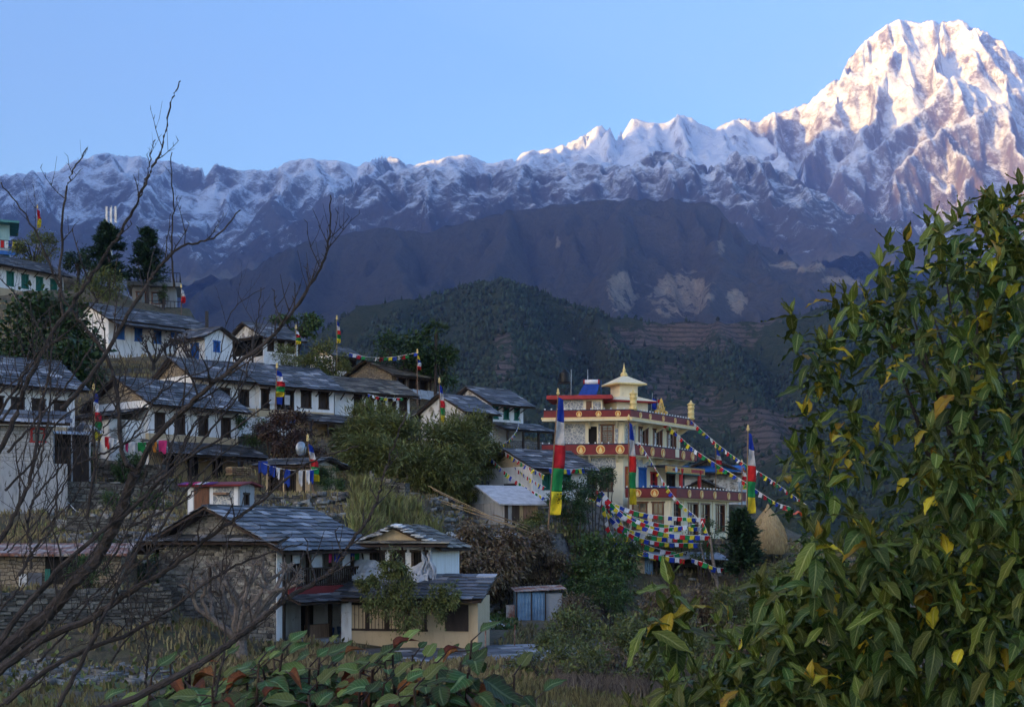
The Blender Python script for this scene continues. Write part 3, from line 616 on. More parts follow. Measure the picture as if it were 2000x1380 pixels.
def house(name, label, K, a, h=None, eave=None, pxR=None, pxL=None, L=None, W=None, pxG=None, pitch=26, wall=None, gmat=None, fw=(), lw=(), rw=(), ov=.8, gov=.45,
          mode='obj', ex=.42, mat=None, nstrut=0, band=None, padm=.8, cat='house', group='slate-roofed village houses', under=None):
    a = R(a); p, L, W = geo(K, a, pxR, pxL, L, W, pxG); h = h or (K[1]-eave)/F*K[2]; pitch = R(pitch)
    root = empty(name, p, a, label, cat, group)
    c, s = math.cos(a), math.sin(a); pad(p.x+c*L/2-s*W/2, p.y+s*L/2+c*W/2, a, L/2+padm, W/2+padm, p.z)
    fw = [(q[0]*L-q[1]/2, q[0]*L+q[1]/2, q[2], q[3], *q[4:]) for q in fw]; lw = [(q[0]*W-q[1]/2, q[0]*W+q[1]/2, q[2], q[3], *q[4:]) for q in lw]; rw = [(q[0]*W-q[1]/2, q[0]*W+q[1]/2, q[2], q[3], *q[4:]) for q in rw]
    plinth(root, L, W); gable_body(root, L, W, h, pitch, wall or WHITE, gmat, fw, lw, rw)
    gable_roof(root, L, W, h, pitch, ov, gov, mode, ex, mat, under)
    if nstrut: struts(root, [L*(k+.5)/nstrut for k in range(nstrut)], h, ov)
    if band: MB().box(-.025, L+.025, -.025, .3, band[0], band[1]).build('mud_band', OCHRE, root)
    return root, L, W, h
def wins(us, w, z0, z1, st='wood'): return [(u, w, z0, z1, st) for u in us]
# B: big white house beside the block building
r, L, W, h = house('stone_house', 'white house with long slate roof above the grey block building', (-70,905,86), 46, eave=733, pxR=146, W=5.5, pitch=30,
    fw=wins((.28,.47,.66,.86), .8, 2.9, 4.15), ov=.95, nstrut=8, band=(1.9, 2.55))
lean_to(r, -.2, L+.6, 0, 1.6, 2.0, .6, 0)
# C: white house with laundry below
r, L, W, h = house('stone_house', 'white house with dark windows, ochre base and laundry strung below its gable', (290,935,92), 50, eave=780, pxR=464, pxL=182, pitch=27,
    gmat=OSTONE, fw=wins((.12,.34,.60,.86), .72, 3.05, 4.25), ov=1.0, nstrut=7, band=(2.35, 2.95))
lean_to(r, -.6, L+.9, 0, 2.4, 2.45, .95, 5)
MB().box(.02, L-.02, -.03, .2, .02, 2.1).build('ground_floor_wall', OCHRE, r)
for k in (.15, .42, .7): MB().box(k*L, k*L+.85, -.06, .1, .05, 1.8).build('door', DARK, r)
MB().box(-2.6, 0, .5, W-.6, -2.5, 3.75).build('side_wing', STONEW, r)
MB().box(-1.4, -.02, .44, .52, 2.6, 3.72).build('wing_front', WHITE, r)
lean_to(r, .0, W-.2, -.02, 3.0, 4.55, .75, 0, axis='side', name='wing_roof')
# A1..A3: the long row
r, L, W, h = house('stone_house', 'white house with an ochre stone gable at the end of the long row', (375,855,100), 42, eave=730, pxR=500, pxL=308, pitch=27,
    gmat=OSTONE, fw=wins((.2,.5,.8), .8, 2.5, 3.6, 'dark'), ov=.9, nstrut=5, band=(1.7, 2.35))
r, L, W, h = house('stone_house', 'white house with washing on its upper gallery in the middle of the row', (506,850,103), 40, eave=744, pxR=652, W=5.6, pitch=28,
    fw=wins((.08,.28,.40), .62, 1.9, 3.3, 'dark')+wins((.62,.86), .8, 2.25, 3.4), ov=.9, nstrut=6, band=(1.35, 1.95))
lean_to(r, L*.42, L+2.5, 0, 2.6, 1.75, .8, 5, -.6)
MB().box(L*.42, L-.02, -.03, .2, -.4, 1.3).build('ground_floor_wall', OCHRE, r)
for k in (.1, .2, .3):
    MB().slab((L*k, -.35, 2.3), (L*k+.45, -.33, 2.3), (L*k+.45, -.36, 3.0), (L*k, -.35, 3.0), .01).build('hung_cloth', FLAG['white' if k != .2 else 'blue'], r)
r, L, W, h = house('stone_house', 'white house with five close-set brown windows and mossy slate roof', (654,838,108), 36, eave=759, pxR=800, W=5.0, pitch=24, mat=OSLATE, mode='mesh',
    fw=wins((.30,.46,.61,.76,.91), .62, 1.45, 2.75), ov=.8, nstrut=7, band=(.0, .85))
# J: stone house with tin sheets
r, L, W, h = house('stone_house', 'dark stone house with wooden gable and grey tin sheets along its gallery', (765,800,119), 45, eave=728, pxR=852, pxL=676, pitch=22,
    wall=OSTONE, gmat=OSTONE, mat=OSLATE, mode='mesh', fw=wins((.2,.45,.7), .9, 1.7, 2.6, 'dark'), ov=.9)
for k in range(6):
    MB().slab((L*k/6, -1.0, 1.0+.05*(k % 2)), (L*(k+1)/6-.03, -1.0, 1.0), (L*(k+1)/6-.03, -.75, 1.75), (L*k/6, -.75, 1.8), .02).build('tin_panel', TIN, r)
for k in range(5): MB().box(L*k/4-.05, L*k/4+.05, -.72, -.62, 0, 2.7).build('post', WOOD, r)
# upper houses
r, L, W, h = house('stone_house', 'small white house with tiny gable window and bright blue ground-floor door', (650,757,124), 40, eave=691, pxR=694, pxL=606, pitch=24,
    gmat=OCHRE, fw=wins((.25,.6,.9), .55, 1.6, 2.5), mode='mesh', ov=.9, nstrut=3)
MB().box(-.03, -.005, W*.05, W*.75, .1, 1.05).build('door', BLUEP, r); MB().box(-.9, -.0, -.1, W, 1.25, 1.4).build('door_canopy', MAROON, r)
window(r, lambda u, o, z: (-o-.02, W-u, z), W*.42, W*.58, h+.35, h+.75, 'dark', .03)
r, L, W, h = house('stone_house', 'white house with dark open veranda under its gable beside the bare knobbly tree', (515,716,128), 42, eave=655, pxR=582, pxL=448, pitch=25,
    gmat=STONEW, fw=wins((.2,.5,.8), .6, 1.5, 2.4), ov=.9, nstrut=4)
lean_to(r, -.4, W+.4, -.02, 1.5, h+.05, .45, 3, axis='side')
MB().box(-1.3, -1.15, 0, W, -.5, 1.0).build('veranda_wall', WHITE, r); MB().box(-.06, -.02, .1, W-.1, 1.0, h-.2).build('veranda_shade', DARK, r)  # dark sheet on the gable: the veranda's shade put into colour
r, L, W, h = house('stone_house', 'small whitewashed house with bright blue window in its gable', (345,715,121), -35, eave=662, pxR=400, pxG=454, pitch=27, mode='mesh',
    fw=[(.65,.9,.1,1.7,'blue')], rw=[(.42,.65,1.15,1.95,'blue')], ov=.6, gov=.35)
r, L, W, h = house('stone_house', 'long white house with stepped double slate roof and blue windows', (212,700,128), 48, eave=618, pxR=398, W=6.0, pitch=25,
    fw=wins((.12,.3,.5,.68,.86), .7, 1.9, 3.0, 'blue'), ov=1.0, gov=.6, nstrut=6)
lean_to(r, -.3, L*.7, -.4, 1.6, h-.35, .6, 0)
r, L, W, h = house('stone_house', 'long white house with green shutters high on the slope', (-45,572,138), 55, eave=506, pxR=124, W=5.5, pitch=24,
    fw=wins((.2,.37,.54,.71,.88), .75, 1.25, 2.55, 'green'), ov=.9, nstrut=7, mode='mesh', band=(0, .9))
# E, E2, F, G
r, L, W, h = house('stone_house', 'rough whitewashed stone house with broad gable behind the bamboo', (905,880,103), 45, eave=800, pxR=963, pxL=822, pitch=27, wall=STONEW, gmat=STONEW,
    fw=wins((.2,.55,.88), .5, 1.7, 2.6, 'dark'), ov=.6, gov=.35)
r, L, W, h = house('stone_house', 'tall white house with hatched roof and dark lower porch above the stone house', (952,870,112), 42, eave=781, pxR=1022, pxL=884, pitch=27, gmat=STONEW,
    fw=wins((.22,.52,.82), .5, 2.2, 3.1, 'green'), ov=1.0, nstrut=6)
lean_to(r, 0, L+1.5, 0, 2.4, 1.85, .75, 4, -.5)
MB().box(.4, L+1.0, -2.1, -1.9, -1.6, .35).build('yard_wall', STONE, r)
r, L, W, h = house('stone_house', 'low house with ochre gable and a row of prayer flags under the eave', (1040,978,92), 36, eave=909, pxR=1147, pxL=956, pitch=24, gmat=OCHRE,
    fw=wins((.25,.62), .6, .8, 1.7, 'green'), lw=[(.5,1.2,.2,1.1,'dark')], ov=.8)
r, L, W, h = house('stone_house', 'white house with bright blue strip under its gable beyond the monastery terrace', (1442,985,118), 76, eave=919, L=8, pxL=1337, pitch=24, wall=STONEW, gmat=OSTONE,
    lw=[(.42,.9,1.15,1.95,'dark')], ov=.8, gov=.9, mode='mesh')
lean_to(r, -.6, W+.6, -.03, 1.0, h+.45, .5, 0, axis='side', mode='', under=BLUEP, name='blue_sheet')
lean_to(r, -.4, W+.4, -.02, 1.0, h-.02, .28, 0, axis='side', mode='mesh')
r, L, W, h = house('stone_house', 'small dark stone shed with peaked slate roof beside the monastery terrace', (1408,985,109), 76, eave=955, L=4, pxL=1336, pitch=24, wall=OSTONE, gmat=OSTONE, ov=.5, gov=.5, mode='mesh')
# D: low house with satellite dish
r, L, W, h = house('stone_house', 'low slate-roofed house with satellite dish and washing hung outside', (520,968,84), -25, eave=908, pxR=606, pxG=656, pitch=13, wall=OCHRE, gmat=STONEW,
    fw=[(.2,.7,.2,1.4,'dark'),(.55,.7,.2,1.4,'dark')], ov=.8, gov=.5)
for k in range(3): MB().box(L*k/2-.06, L*k/2+.06, -.75, -.63, -.3, h-.1).build('post', WOOD, r)
# small sheds
r, L, W, h = house('concrete_shed', 'small grey shed with maroon roof and brown door', (366,1018,72), -18, eave=947, pxR=468, pxG=497, pitch=9, wall=CONC, gmat=CONC, ov=.4, gov=.3, mode='', under=MAROON,
    rw=[(.45,.45,.6,1.35,'dark')], cat='shed', group='small sheds')
MB().box(L*.02, L*.12, -.03, .05, 0, h-.1).build('pilaster', WPAINT, r); MB().box(L*.14, L*.42, -.04, .05, 0, h-.12).build('door', BROWN, r)
MB().box(L*.44, L*.5, -.035, .05, 0, h-.1).build('pilaster', WPAINT, r); MB().box(L*.9, L*.97, -.035, .05, 0, h-.1).build('pilaster', WPAINT, r)
MB().box(L*.5, L*.9, -.02, .05, .3, h-.15).build('stone_panel', CRAZY, r); MB().box(L*.55, L*.8, -.3, -.02, h*.72, h*.72+.12).build('shelf', LWOOD, r)
for q, c_ in enumerate(('purple', 'pink', 'white', 'purple')): MB().slab((-.3+q*.5, -.5, h+.02), (.15+q*.5, -.5, h+.02), (.15+q*.5, .2, h+.16), (-.3+q*.5, .2, h+.16), .02).build('drying_cloth', FLAG[c_], r)
r, L, W, h = house('tarpaulin_shed', 'wooden shed under a pale grey tarpaulin with plank doors', (985,1024,84), 27, eave=981, pxR=1050, pxL=903, pitch=20, wall=CONC, gmat=TIN, ov=.35, gov=.5, mode='', under=TARP, cat='shed', group='small sheds')
for k in range(9):
    if k in (1,): continue
    MB().box(L*k/9+.01, L*(k+1)/9-.01, -.03-.008*(k % 3), .02, .02, h-.06).build('plank', LWOOD if k > 3 else WOOD, r)
# rusty stone shed on the retaining wall
r, L, W, h = house('stone_shed', 'stone shed with rusty red tin roof standing on the dry-stone wall', (-60,1148,56), 6, eave=1080, pxR=236, W=4.2, pitch=9, wall=OSTONE, gmat=OSTONE, ov=.5, gov=.3, mode='', under=RUST, cat='shed', group='small sheds')
MB().box(L*.50, L*.72, -.05, .1, .15, h-.12).build('doorway', DARK, r); MB().box(L*.50, L*.535, -.12, -.05, .1, .75).build('green_drum', GREENP, r)
MB().box(L*.39, L*.48, -.10, -.04, .02, .6).build('slate_slab', SLATE, r); MB().box(L*.33, L*.38, -.12, -.04, .02, .55).build('slate_slab', STONEW, r)
# grey block building
a = R(18); K = (-70,1003,78); p, L, W = geo(K, a, pxR=104, W=5); root = empty('block_building', p, a, 'grey cement block building with small red window below the white house', 'building')
pad(p.x+2, p.y+2.5, a, L/2+1.5, 3.5, p.z); hB = (1003-828)/F*78
b = MB(); fF = lambda u, o, z: (u, -o, z); b.holes(L, 2.75, hB, [(L*.75,L*.75+.7,hB-.85,hB-.2)], fF); b.add([(L,0,2.7),(L,W,2.7),(L,W,hB),(L,0,hB),(0,0,2.7),(0,W,2.7),(0,W,hB),(0,0,hB)], [(0,1,2,3),(4,7,6,5),(3,2,6,7),(1,5,6,2)]); b.build('wall', BLOCK, root)
window(root, fF, L*.75, L*.75+.7, hB-.85, hB-.2, 'red')
MB().box(-.1, L+.75, -.35, W, -2.5, 2.78).build('lower_wall', plaster('stained_cement', (.36,.365,.37), (.07,.07,.07), 1.0), root)
lean_to(root, -.2, L+.9, .3, 1.2, hB+.75, .7, 0)
# two concrete houses at the top of the slope
a = R(12); p, L, W = geo((258,600,150), a, pxR=344, W=6); root = empty('concrete_house', p, a, 'grey concrete house with railed roof terrace among the dark conifers', 'house'); pad(p.x+2, p.y+3, a, 3, 3.5, p.z)
b = MB(); fw = [(L*.1,L*.3,.5,1.6),(L*.45,L*.75,.5,1.6)]; b.holes(L, 0, 2.2, fw, fF); b.add([(0,0,0),(0,W,0),(0,W,2.2),(0,0,2.2),(L,0,0),(L,W,0),(L,W,2.2),(L,0,2.2)], [(0,1,2,3),(4,7,6,5),(1,5,6,2)]); b.build('wall', CONC, root)
MB().box(0, L, 0, W, -3, .0).build('plinth', STONE, root)
for q in fw: window(root, fF, *q, 'glass')
MB().box(-.5, L+.5, -.9, W+.4, 2.2, 2.6).build('roof_slab', CONC, root)
def railing(root, pts, z, h, n, mat, name='railing'):
    b = MB()
    for (x0, y0), (x1, y1), k in zip(pts[:-1], pts[1:], n):
        for j in range(k+1): t = j/k; b.box(x0+(x1-x0)*t-.025, x0+(x1-x0)*t+.025, y0+(y1-y0)*t-.025, y0+(y1-y0)*t+.025, z, z+h)
        b.bar((x0,y0,z+h), (x1,y1,z+h), .05); b.bar((x0,y0,z+.12), (x1,y1,z+.12), .03)
    b.build(name, mat, root)
railing(root, [(-.4,W), (-.4,-.8), (L+.4,-.8), (L+.4,W)], 2.6, 1.0, (12, 16, 12), BLACKM)
railing(root, [(L*.3,-1.3), (L+.6,-1.3)], -.35, .9, (10,), BLACKM)
a = R(20); p, L, W = geo((-90,505,160), a, pxR=19, W=6); root = empty('concrete_house', p, a, 'pale teal painted house with coloured washing on its balcony', 'house'); pad(p.x+3, p.y+3, a, 4, 4, p.z)
MB().box(0, L, 0, W, -4, 4.2).build('wall', pm('teal_paint', (.30,.48,.50), (.22,.38,.40), 2), root); MB().box(-.3, L+1.0, -1.4, W+.3, 4.2, 4.45).build('roof_slab', pm('teal_roof', (.10,.30,.30), None, 3), root)
MB().box(-.3, L+.9, -1.4, 0, 1.0, 1.2).build('balcony_floor', CONC, root); MB().box(-.3, L+.9, -1.45, -1.38, .55, 1.0).build('balcony_panel', BLUEP, root); railing(root, [(0,-1.35), (L+.85,-1.35)], 1.2, .95, (14,), BLACKM)
for k, c_ in enumerate(('blue', 'red', 'white', 'blue', 'yellow', 'yellow')): MB().slab((L-1.4+k*.42, -1.42, 1.3), (L-1.05+k*.42, -1.42, 1.3), (L-1.05+k*.42, -1.41, 2.1), (L-1.4+k*.42, -1.41, 2.1), .01).build('hung_cloth', FLAG[c_], root)
# ------------------------------------------------------------------ H: stone house with two-level veranda
def stones(root, fr, w, z0, ztop, n_obj, mat_o, mat_i, rh=.17, wmin=.26, wmax=.55, proud=.05, skip=()):
    """dry-stone courses standing proud of the wall face; ztop(u) gives the top of the face."""
    r_ = random.Random(5); items = []; z = z0
    while z < max(ztop(w*k/12) for k in range(13))-.04:
        hh = rh*r_.uniform(.55, 1.45); u = -r_.uniform(0, .2)
        while u < w:
            ww = r_.uniform(wmin, wmax)*r_.choice((.6,1,1,1.3)); c = min(max(u+ww/2, 0), w)
            if z+hh < ztop(c)+.02 and not any(s[0] < c < s[1] and s[2] < z+hh/2 < s[3] for s in skip): zj = r_.uniform(-.03,.03); items.append((max(u,0)+.01, min(u+ww, w)-.01, z+.01+zj, z+hh-.01+zj+r_.uniform(-.03,.02), proud*r_.uniform(.2, 1.4)))
            u += ww
        z += hh
    r_.shuffle(items); me = []
    for k in range(6):
        q = random.Random(k+50); j = lambda a=.16: q.uniform(-a, a); b = MB()
        b.add([(j(.03),0,j()),(1+j(.03),0,j()),(1+j(.03),0,1+j()),(j(.03),0,1+j()),(.05,1,.12+j(.08)),(.95,1,.12+j(.08)),(.95,1,.9+j(.08)),(.05,1,.9+j(.08))], [(4,5,6,7),(0,1,5,4),(1,2,6,5),(2,3,7,6),(3,0,4,7)])
        m_ = bpy.data.meshes.new('stone'); m_.from_pydata(b.v, [], b.f); m_.materials.append(mat_o); me.append((m_, b))
    rest = MB()
    for k, (u0, u1, a0, a1, pr) in enumerate(items):
        O = Vector(fr(u0,-.02,a0)); ax = Vector(fr(u1,-.02,a0))-O; up = Vector(fr(u0,-.02,a1))-O; out = (Vector(fr(u0,1,a0))-Vector(fr(u0,0,a0)))*(pr+.02)
        M_ = Matrix(((ax.x,out.x,up.x,O.x),(ax.y,out.y,up.y,O.y),(ax.z,out.z,up.z,O.z),(0,0,0,1)))
        if k < n_obj: s = link('stone', me[k % 6][0], root); s.matrix_basis = M_
        else: b = me[k % 6][1]; rest.add([M_ @ Vector(q) for q in b.v], b.f)
    if rest.f: s = rest.build('stonework', mat_i, root); s['kind'] = 'stuff'
STN_O = pm('stone_piece', (.26,.24,.205), (.12,.115,.11), 5, .9, .6, .02, 'object', .6)
STN_I = pm('stone_pieces', (.26,.24,.205), (.12,.115,.11), 5, .9, .6, .02, 'island', .6)
a = R(60); K = (540,1252,58); p, L, W = geo(K, a, pxR=700, pxL=312); h = (1252-1060)/F*58; pit = R(24)
root = empty('stone_house', p, a, 'stone house with slate roof, railed upper veranda and maroon balcony edge', 'house', 'slate-roofed village houses')
pad(p.x+math.cos(a)*L/2-math.sin(a)*W/2, p.y+math.sin(a)*L/2+math.cos(a)*W/2, a, L/2+1, W/2+.6, p.z)
vd = 1.5                                             # veranda depth: the inner wall stands back
b = MB(); b.box(.0, L, vd, W, -3, h).build('wall', WHITE, root)
MB().box(-.03, .35, 0, W, -3, h).build('end_wall', STONE, root); MB().box(L-.45, L, 0, vd+.02, -3, h-.02).build('end_pier', WHITE, root)
rz = h+W/2*math.tan(pit); g = MB()
for x in (-.03, L-.3): g.add([(x,0,h),(x,W,h),(x,W/2,rz),(x+.33,0,h),(x+.33,W,h),(x+.33,W/2,rz)], [(0,2,1),(3,4,5),(0,1,4,3),(1,2,5,4),(2,0,3,5)])
g.build('gable', STONE, root)
fL = lambda u, o, z: (-o-.03, W-u, z)
stones(root, fL, W, -1.2, lambda u: h+(W/2-abs(u-W/2))*math.tan(pit), 280, STN_O, STN_I, .16, .24, .5, skip=[(W*.44, W*.60, 1.95, 3.1)])
window(root, lambda u, o, z: (-o-.06, W-u, z), W*.45, W*.59, 2.0, 3.0, 'dark', .05)
MB().box(-.02, .33, -.03, .02, 0, h).build('corner_plaster', WHITE, root)
zb = 1.95
MB().box(.3, L+.1, -.35, vd+.02, zb, zb+.18).build('balcony_floor', WOOD, root); MB().box(.3, L+.12, -.40, -.34, zb-.28, zb+.24).build('balcony_edge', MAROON, root)
for k in range(4): MB().box(.4+(L-.9)*k/3-.07, .4+(L-.9)*k/3+.07, -.1, .04, -.2, zb).build('post', WOOD, root); MB().box(.4+(L-.9)*k/3-.06, .4+(L-.9)*k/3+.06, -.1, .02, zb+.18, h+.05).build('post', WOOD, root)
railing(root, [(.4,-.28), (L,-.28)], zb+.18, .8, (34,), WOOD, 'balustrade')
lean_to(root, .2, L+.5, -.3, .8, zb-.12, .3, 0, ex=.3)
for u in (.25, .62): MB().box(L*u, L*u+.8, vd-.05, vd+.05, .05, 1.8).build('door', DARK, root)
for u in (.2, .5, .75): MB().box(L*u, L*u+.6, vd-.05, vd+.05, zb+.5, zb+1.5).build('inner_window', DARK, root)
for u, c_, w_, hh in ((.12,'white',.5,.6),(.34,'white',.75,.85),(.55,'pink',.22,.6),(.62,'blue',.4,.7),(.72,'white',.6,.75),(.88,'green',.35,.5),(.83,'blue',.3,.35)):
    MB().slab((L*u,-.30-.02*u,h-.25-hh), (L*u+w_,-.27,h-.28-hh*.9), (L*u+w_,-.3,h-.25), (L*u,-.3,h-.25), .012).build('hung_cloth', FLAG[c_], root)
MB().box(L*.38, L*.66, -.02, .25, -.1, .55).build('straw_mat', LWOOD, root); MB().box(L*.6, L+.1, -.9, -.7, -.6, .25).build('brick_wall', masonry('red_brick', (.36,.20,.12), (.28,.15,.09), (.2,.17,.14), .24, .09, .01), root)
MB().box(.0, L+.2, -.75, vd, -2.5, -.02).build('veranda_floor', CONC, root)
for u, c_ in ((.75, BLUEP), (.9, pm('grey_tub', (.2,.25,.4)))): MB().lathe([(.0,.0),(.17,.0),(.22,.32),(.2,.33),(.18,.1)], (L*u, .5, 0), 10).build('tub', c_, root)
gable_roof(root, L, W, h, pit, .95, .75, 'obj', .4, wmax=.85)
lean_to(root, -.7, W+.7, -.05, .75, h+.28, .28, 0, axis='side', mode='obj', ex=.35)
# I: half-ruined white house beside it
a = R(78); K = (842,1247,62); p, L, W = geo(K, a, L=5, pxL=697); h = (1247-1064)/F*62
root = empty('derelict_house', p, a, 'weathered white house with torn plastic sheeting, ochre gable and creeper-grown porch', 'house'); pad(p.x-1.5, p.y+2.5, a, 4.5, 4.5, p.z)
fL = lambda u, o, z: (-o, W-u, z); lw = [(W*.28-.3,W*.28+.3,h-1.1,h-.3,'dark'),(W*.55-.3,W*.55+.3,h-1.1,h-.3,'dark'),(W*.84-.3,W*.84+.3,h-1.2,h-.3,'dark')]
gable_body(root, L, W, h, R(24), WHITE, OCHRE, lw=lw); MB().box(0, L, 0, W, -3, .02).build('plinth', STONE, root)
rf = gable_roof(root, L, W, h, R(24), .55, .25, 'mesh', .36, mat=OSLATE)
for k in range(26):     # broken edge of white-frosted slates
    t = k/25; u = W*1.14*t-.3; zz = h+.12+(W/2-abs(u-W/2))*math.tan(R(24)); s = MB().slab((-.5-random.uniform(0,.25), W-u, zz), (-.5, W-u-.35, zz+random.uniform(-.08,.08)), (.1, W-u-.35, zz+.06), (.1, W-u, zz+.08), .04); s.build('loose_slate', STONEW if k % 3 else SLATE, rf)
struts(root, [], h, .5)
for u in (.1,.35,.65,.95): MB().bar((-.02, W*(1-u), h-.8), (-.5, W*(1-u), h-.05), .04).build('bracket', WOOD, root)
lean_to(root, -.9, W+.2, -.2, .6, h+.12, .12, 0, axis='side', mode='mesh', ex=.3, mat=OSLATE, name='skirt_roof')
gx = 2.2; zt = (1247-1122)/F*60
MB().box(-gx, 0, -2.6, W-.1, -2.5, zt-.75).build('porch_wall', OCHRE, root)
lean_to(root, -2.9, W+.35, 0, gx+.7, zt+.05, .95, 0, axis='side', mode='obj', ex=.4, mat=SLATE)
fP = lambda u, o, z: (-gx-o-.01, W-u, z)
for u, w_ in ((.08,.9),(.36,.8),(.62,.8),(.90,.7)): window(root, fP, W*u, W*u+w_, .55, 1.55, 'dark', .02)
MB().box(-gx-.05, -gx+.02, -2.2, -1.2, .5, 1.6).build('plank_window', WOOD, root); MB().box(-gx-.09, -gx+.3, -2.62, -2.35, -.5, zt-.85).build('corner_post', OCHRE, root)
MB().box(-gx-.06, -gx+.4, W-.5, W-.05, -1, zt-.85).build('white_pier', WHITE, root)
def cloth_sheet(pts_fn, nu, nv, name, mat, root=None):
    V = [pts_fn(i/nu, j/nv) for j in range(nv+1) for i in range(nu+1)]; Fq = [(j*(nu+1)+i, j*(nu+1)+i+1, (j+1)*(nu+1)+i+1, (j+1)*(nu+1)+i) for j in range(nv) for i in range(nu)]
    o = link(name, np_mesh(name, np.array(V), np.array(Fq), mat, True), root); md = o.modifiers.new('thick', 'SOLIDIFY'); md.thickness = .012; return o
def ps(u, v):
    w = math.sin(u*31+2*math.sin(v*4))*.12+math.sin(u*77+v*9)*.07+math.sin(v*17+u*23)*.08+.07*math.sin(v*37+u*51)
    return (-.15-(.35+.75*abs(math.sin(u*4.3+.4)))*v**1.5-w*v, W*(1.02-1.05*u), h-.82-.78*v-.16*v**3+.22*math.sin(u*7+.6)*(1-v)+.12*w)
cloth_sheet(ps, 90, 26, 'plastic_sheet', PLASTIC, root)
def ps2(u, v): return (-.3-.35*v+.13*math.sin(u*27+v*3), -(.35+.5*v)*u+.3+.06*math.sin(v*11+u*5), h-.35-1.35*v+.12*math.sin(u*9))
cloth_sheet(ps2, 30, 24, 'plastic_sheet', PLASTIC, root)
# ------------------------------------------------------------------ monastery
KT = P(1217, 1050, 100); KT.z = 0
T = empty('monastery', KT, 0, 'cream and maroon monastery with gold medallions and stone panels', 'monastery')
aL, aR = R(8), R(58); eL = Vector((-math.cos(aL), math.sin(aL), 0)); eR = Vector((math.cos(aR), math.sin(aR), 0))
nL = Vector((-math.sin(aL), -math.cos(aL), 0)); nR = Vector((math.sin(aR), -math.cos(aR), 0)); LL, LR = 4.7, 9.2
pad(KT.x+2, KT.y+4, aR, 7, 5, -.05); pad(KT.x+7, KT.y+2, aR, 8, 3.5, -.05)
def frames(o, ll):
    o = Vector(o)
    return (lambda u, k, z: tuple(o+eL*(ll-u)+nL*k+Vector((0,0,z)))), (lambda u, k, z: tuple(o+eR*u+nR*k+Vector((0,0,z))))
def corner(o, k):      # point k outside both facades
    o = Vector(o); A_ = np.array([[nL.x, nL.y], [nR.x, nR.y]]); c = np.linalg.solve(A_, [k, k]); return o+Vector((c[0], c[1], 0))
def ringp(o, ll, lr, k1, k0, z0, z1, e, B=None):
    """L-shaped strip following the two facades, from k0 to k1 outside them, e beyond their ends."""
    o = Vector(o); B = B or MB(); q = [o+eL*(ll+e)+nL*k1, corner(o, k1), o+eR*(lr+e)+nR*k1, o+eR*(lr+e)+nR*k0, corner(o, k0), o+eL*(ll+e)+nL*k0]
    for s in ((0,1,4,5), (1,2,3,4)): B.prism([(q[i].x, q[i].y) for i in s], z0, z1)
    return B
def fbox(fr, u0, u1, k0, k1, z0, z1, B=None):
    B = B or MB(); return B.add([fr(u0,k0,z0),fr(u1,k0,z0),fr(u1,k1,z0),fr(u0,k1,z0),fr(u0,k0,z1),fr(u1,k0,z1),fr(u1,k1,z1),fr(u0,k1,z1)], [(3,2,1,0),(4,5,6,7),(0,1,5,4),(1,2,6,5),(2,3,7,6),(3,0,4,7)])
def disc(fr, u, k, z, r, t=.03, n=20, B=None):
    B = B or MB(); B.add([fr(u+r*math.cos(6.283*i/n), k, z+r*math.sin(6.283*i/n)) for i in range(n)]+[fr(u+r*math.cos(6.283*i/n), k+t, z+r*math.sin(6.283*i/n)) for i in range(n)], [tuple(range(n, 2*n))]+[(i,(i+1)%n,(i+1)%n+n,i+n) for i in range(n)]); return B
ORNG = pm('orange_paint', (.62,.20,.03), (.5,.14,.02), 6, .6)
def medallion(fr, u, k, z, r=.30):
    m = disc(fr, u, k, z, r, .03).build('medallion', PGOLD, T); disc(fr, u, k+.03, z, r*.82, .006).build('medallion_field', ORNG, m)
    b = MB(); disc(fr, u, k+.036, z-r*.3, r*.42, .02, 12, b); disc(fr, u, k+.036, z+r*.12, r*.26, .022, 10, b); disc(fr, u, k+.036, z+r*.46, r*.13, .02, 8, b); b.build('medallion_emblem', PGOLD, m)
def knobs(o, ll, lr, k, z, e, step=.46):
    b = MB(); fl, frr = frames(o, ll); u = -e
    while u < ll+.3: c = fl(u, k, z); b.lathe([(.02,0),(.055,.03),(.055,.08),(.0,.12)], c, 6); u += step
    u = .3
    while u < lr+e: c = frr(u, k, z); b.lathe([(.02,0),(.055,.03),(.055,.08),(.0,.12)], c, 6); u += step
    s = b.build('parapet_knobs', WPAINT, T); s['kind'] = 'stuff'
O0 = Vector((0,0,0)); fl, fr_ = frames(O0, LL)
# walls of the two upper storeys with real openings
winL3 = [(2.27,2.87,5.85,7.8),(3.18,4.02,6.6,7.85)]; winR3 = [(2.33,3.85,6.15,7.85),(4.68,6.15,6.15,7.85),(6.98,8.5,6.15,7.85)]
winL2 = [(2.1,2.8,3.3,4.75),(3.1,3.95,3.3,4.75)]; winR2 = [(2.4,3.55,3.2,4.95),(4.3,5.3,2.75,4.7),(6.9,8.3,2.8,4.7)]
b = MB(); b.holes(LL, -3, 8.2, winL3+winL2, fl); b.holes(LR, -3, 8.2, winR3+winR2, fr_)
pb = [eL*LL, eL*LL+eR*LR, eR*LR]
for i in range(2): b.add([(pb[i].x,pb[i].y,-3),(pb[i+1].x,pb[i+1].y,-3),(pb[i+1].x,pb[i+1].y,8.2),(pb[i].x,pb[i].y,8.2)], [(0,1,2,3)])
b.build('wall', CREAM, T)
for q in winL3[:1]: fbox(fl, q[0], q[1], -.3, -.24, q[2], q[3]).build('doorway', DARK, T)
w = window(T, fl, *winL3[1], 'brown')
for k in range(7): z = winL3[1][2]+.1+k*.16; fbox(fl, winL3[1][0]+.08, winL3[1][1]-.08, -.13, -.09, z, z+.05).build('slat', BROWN, w)
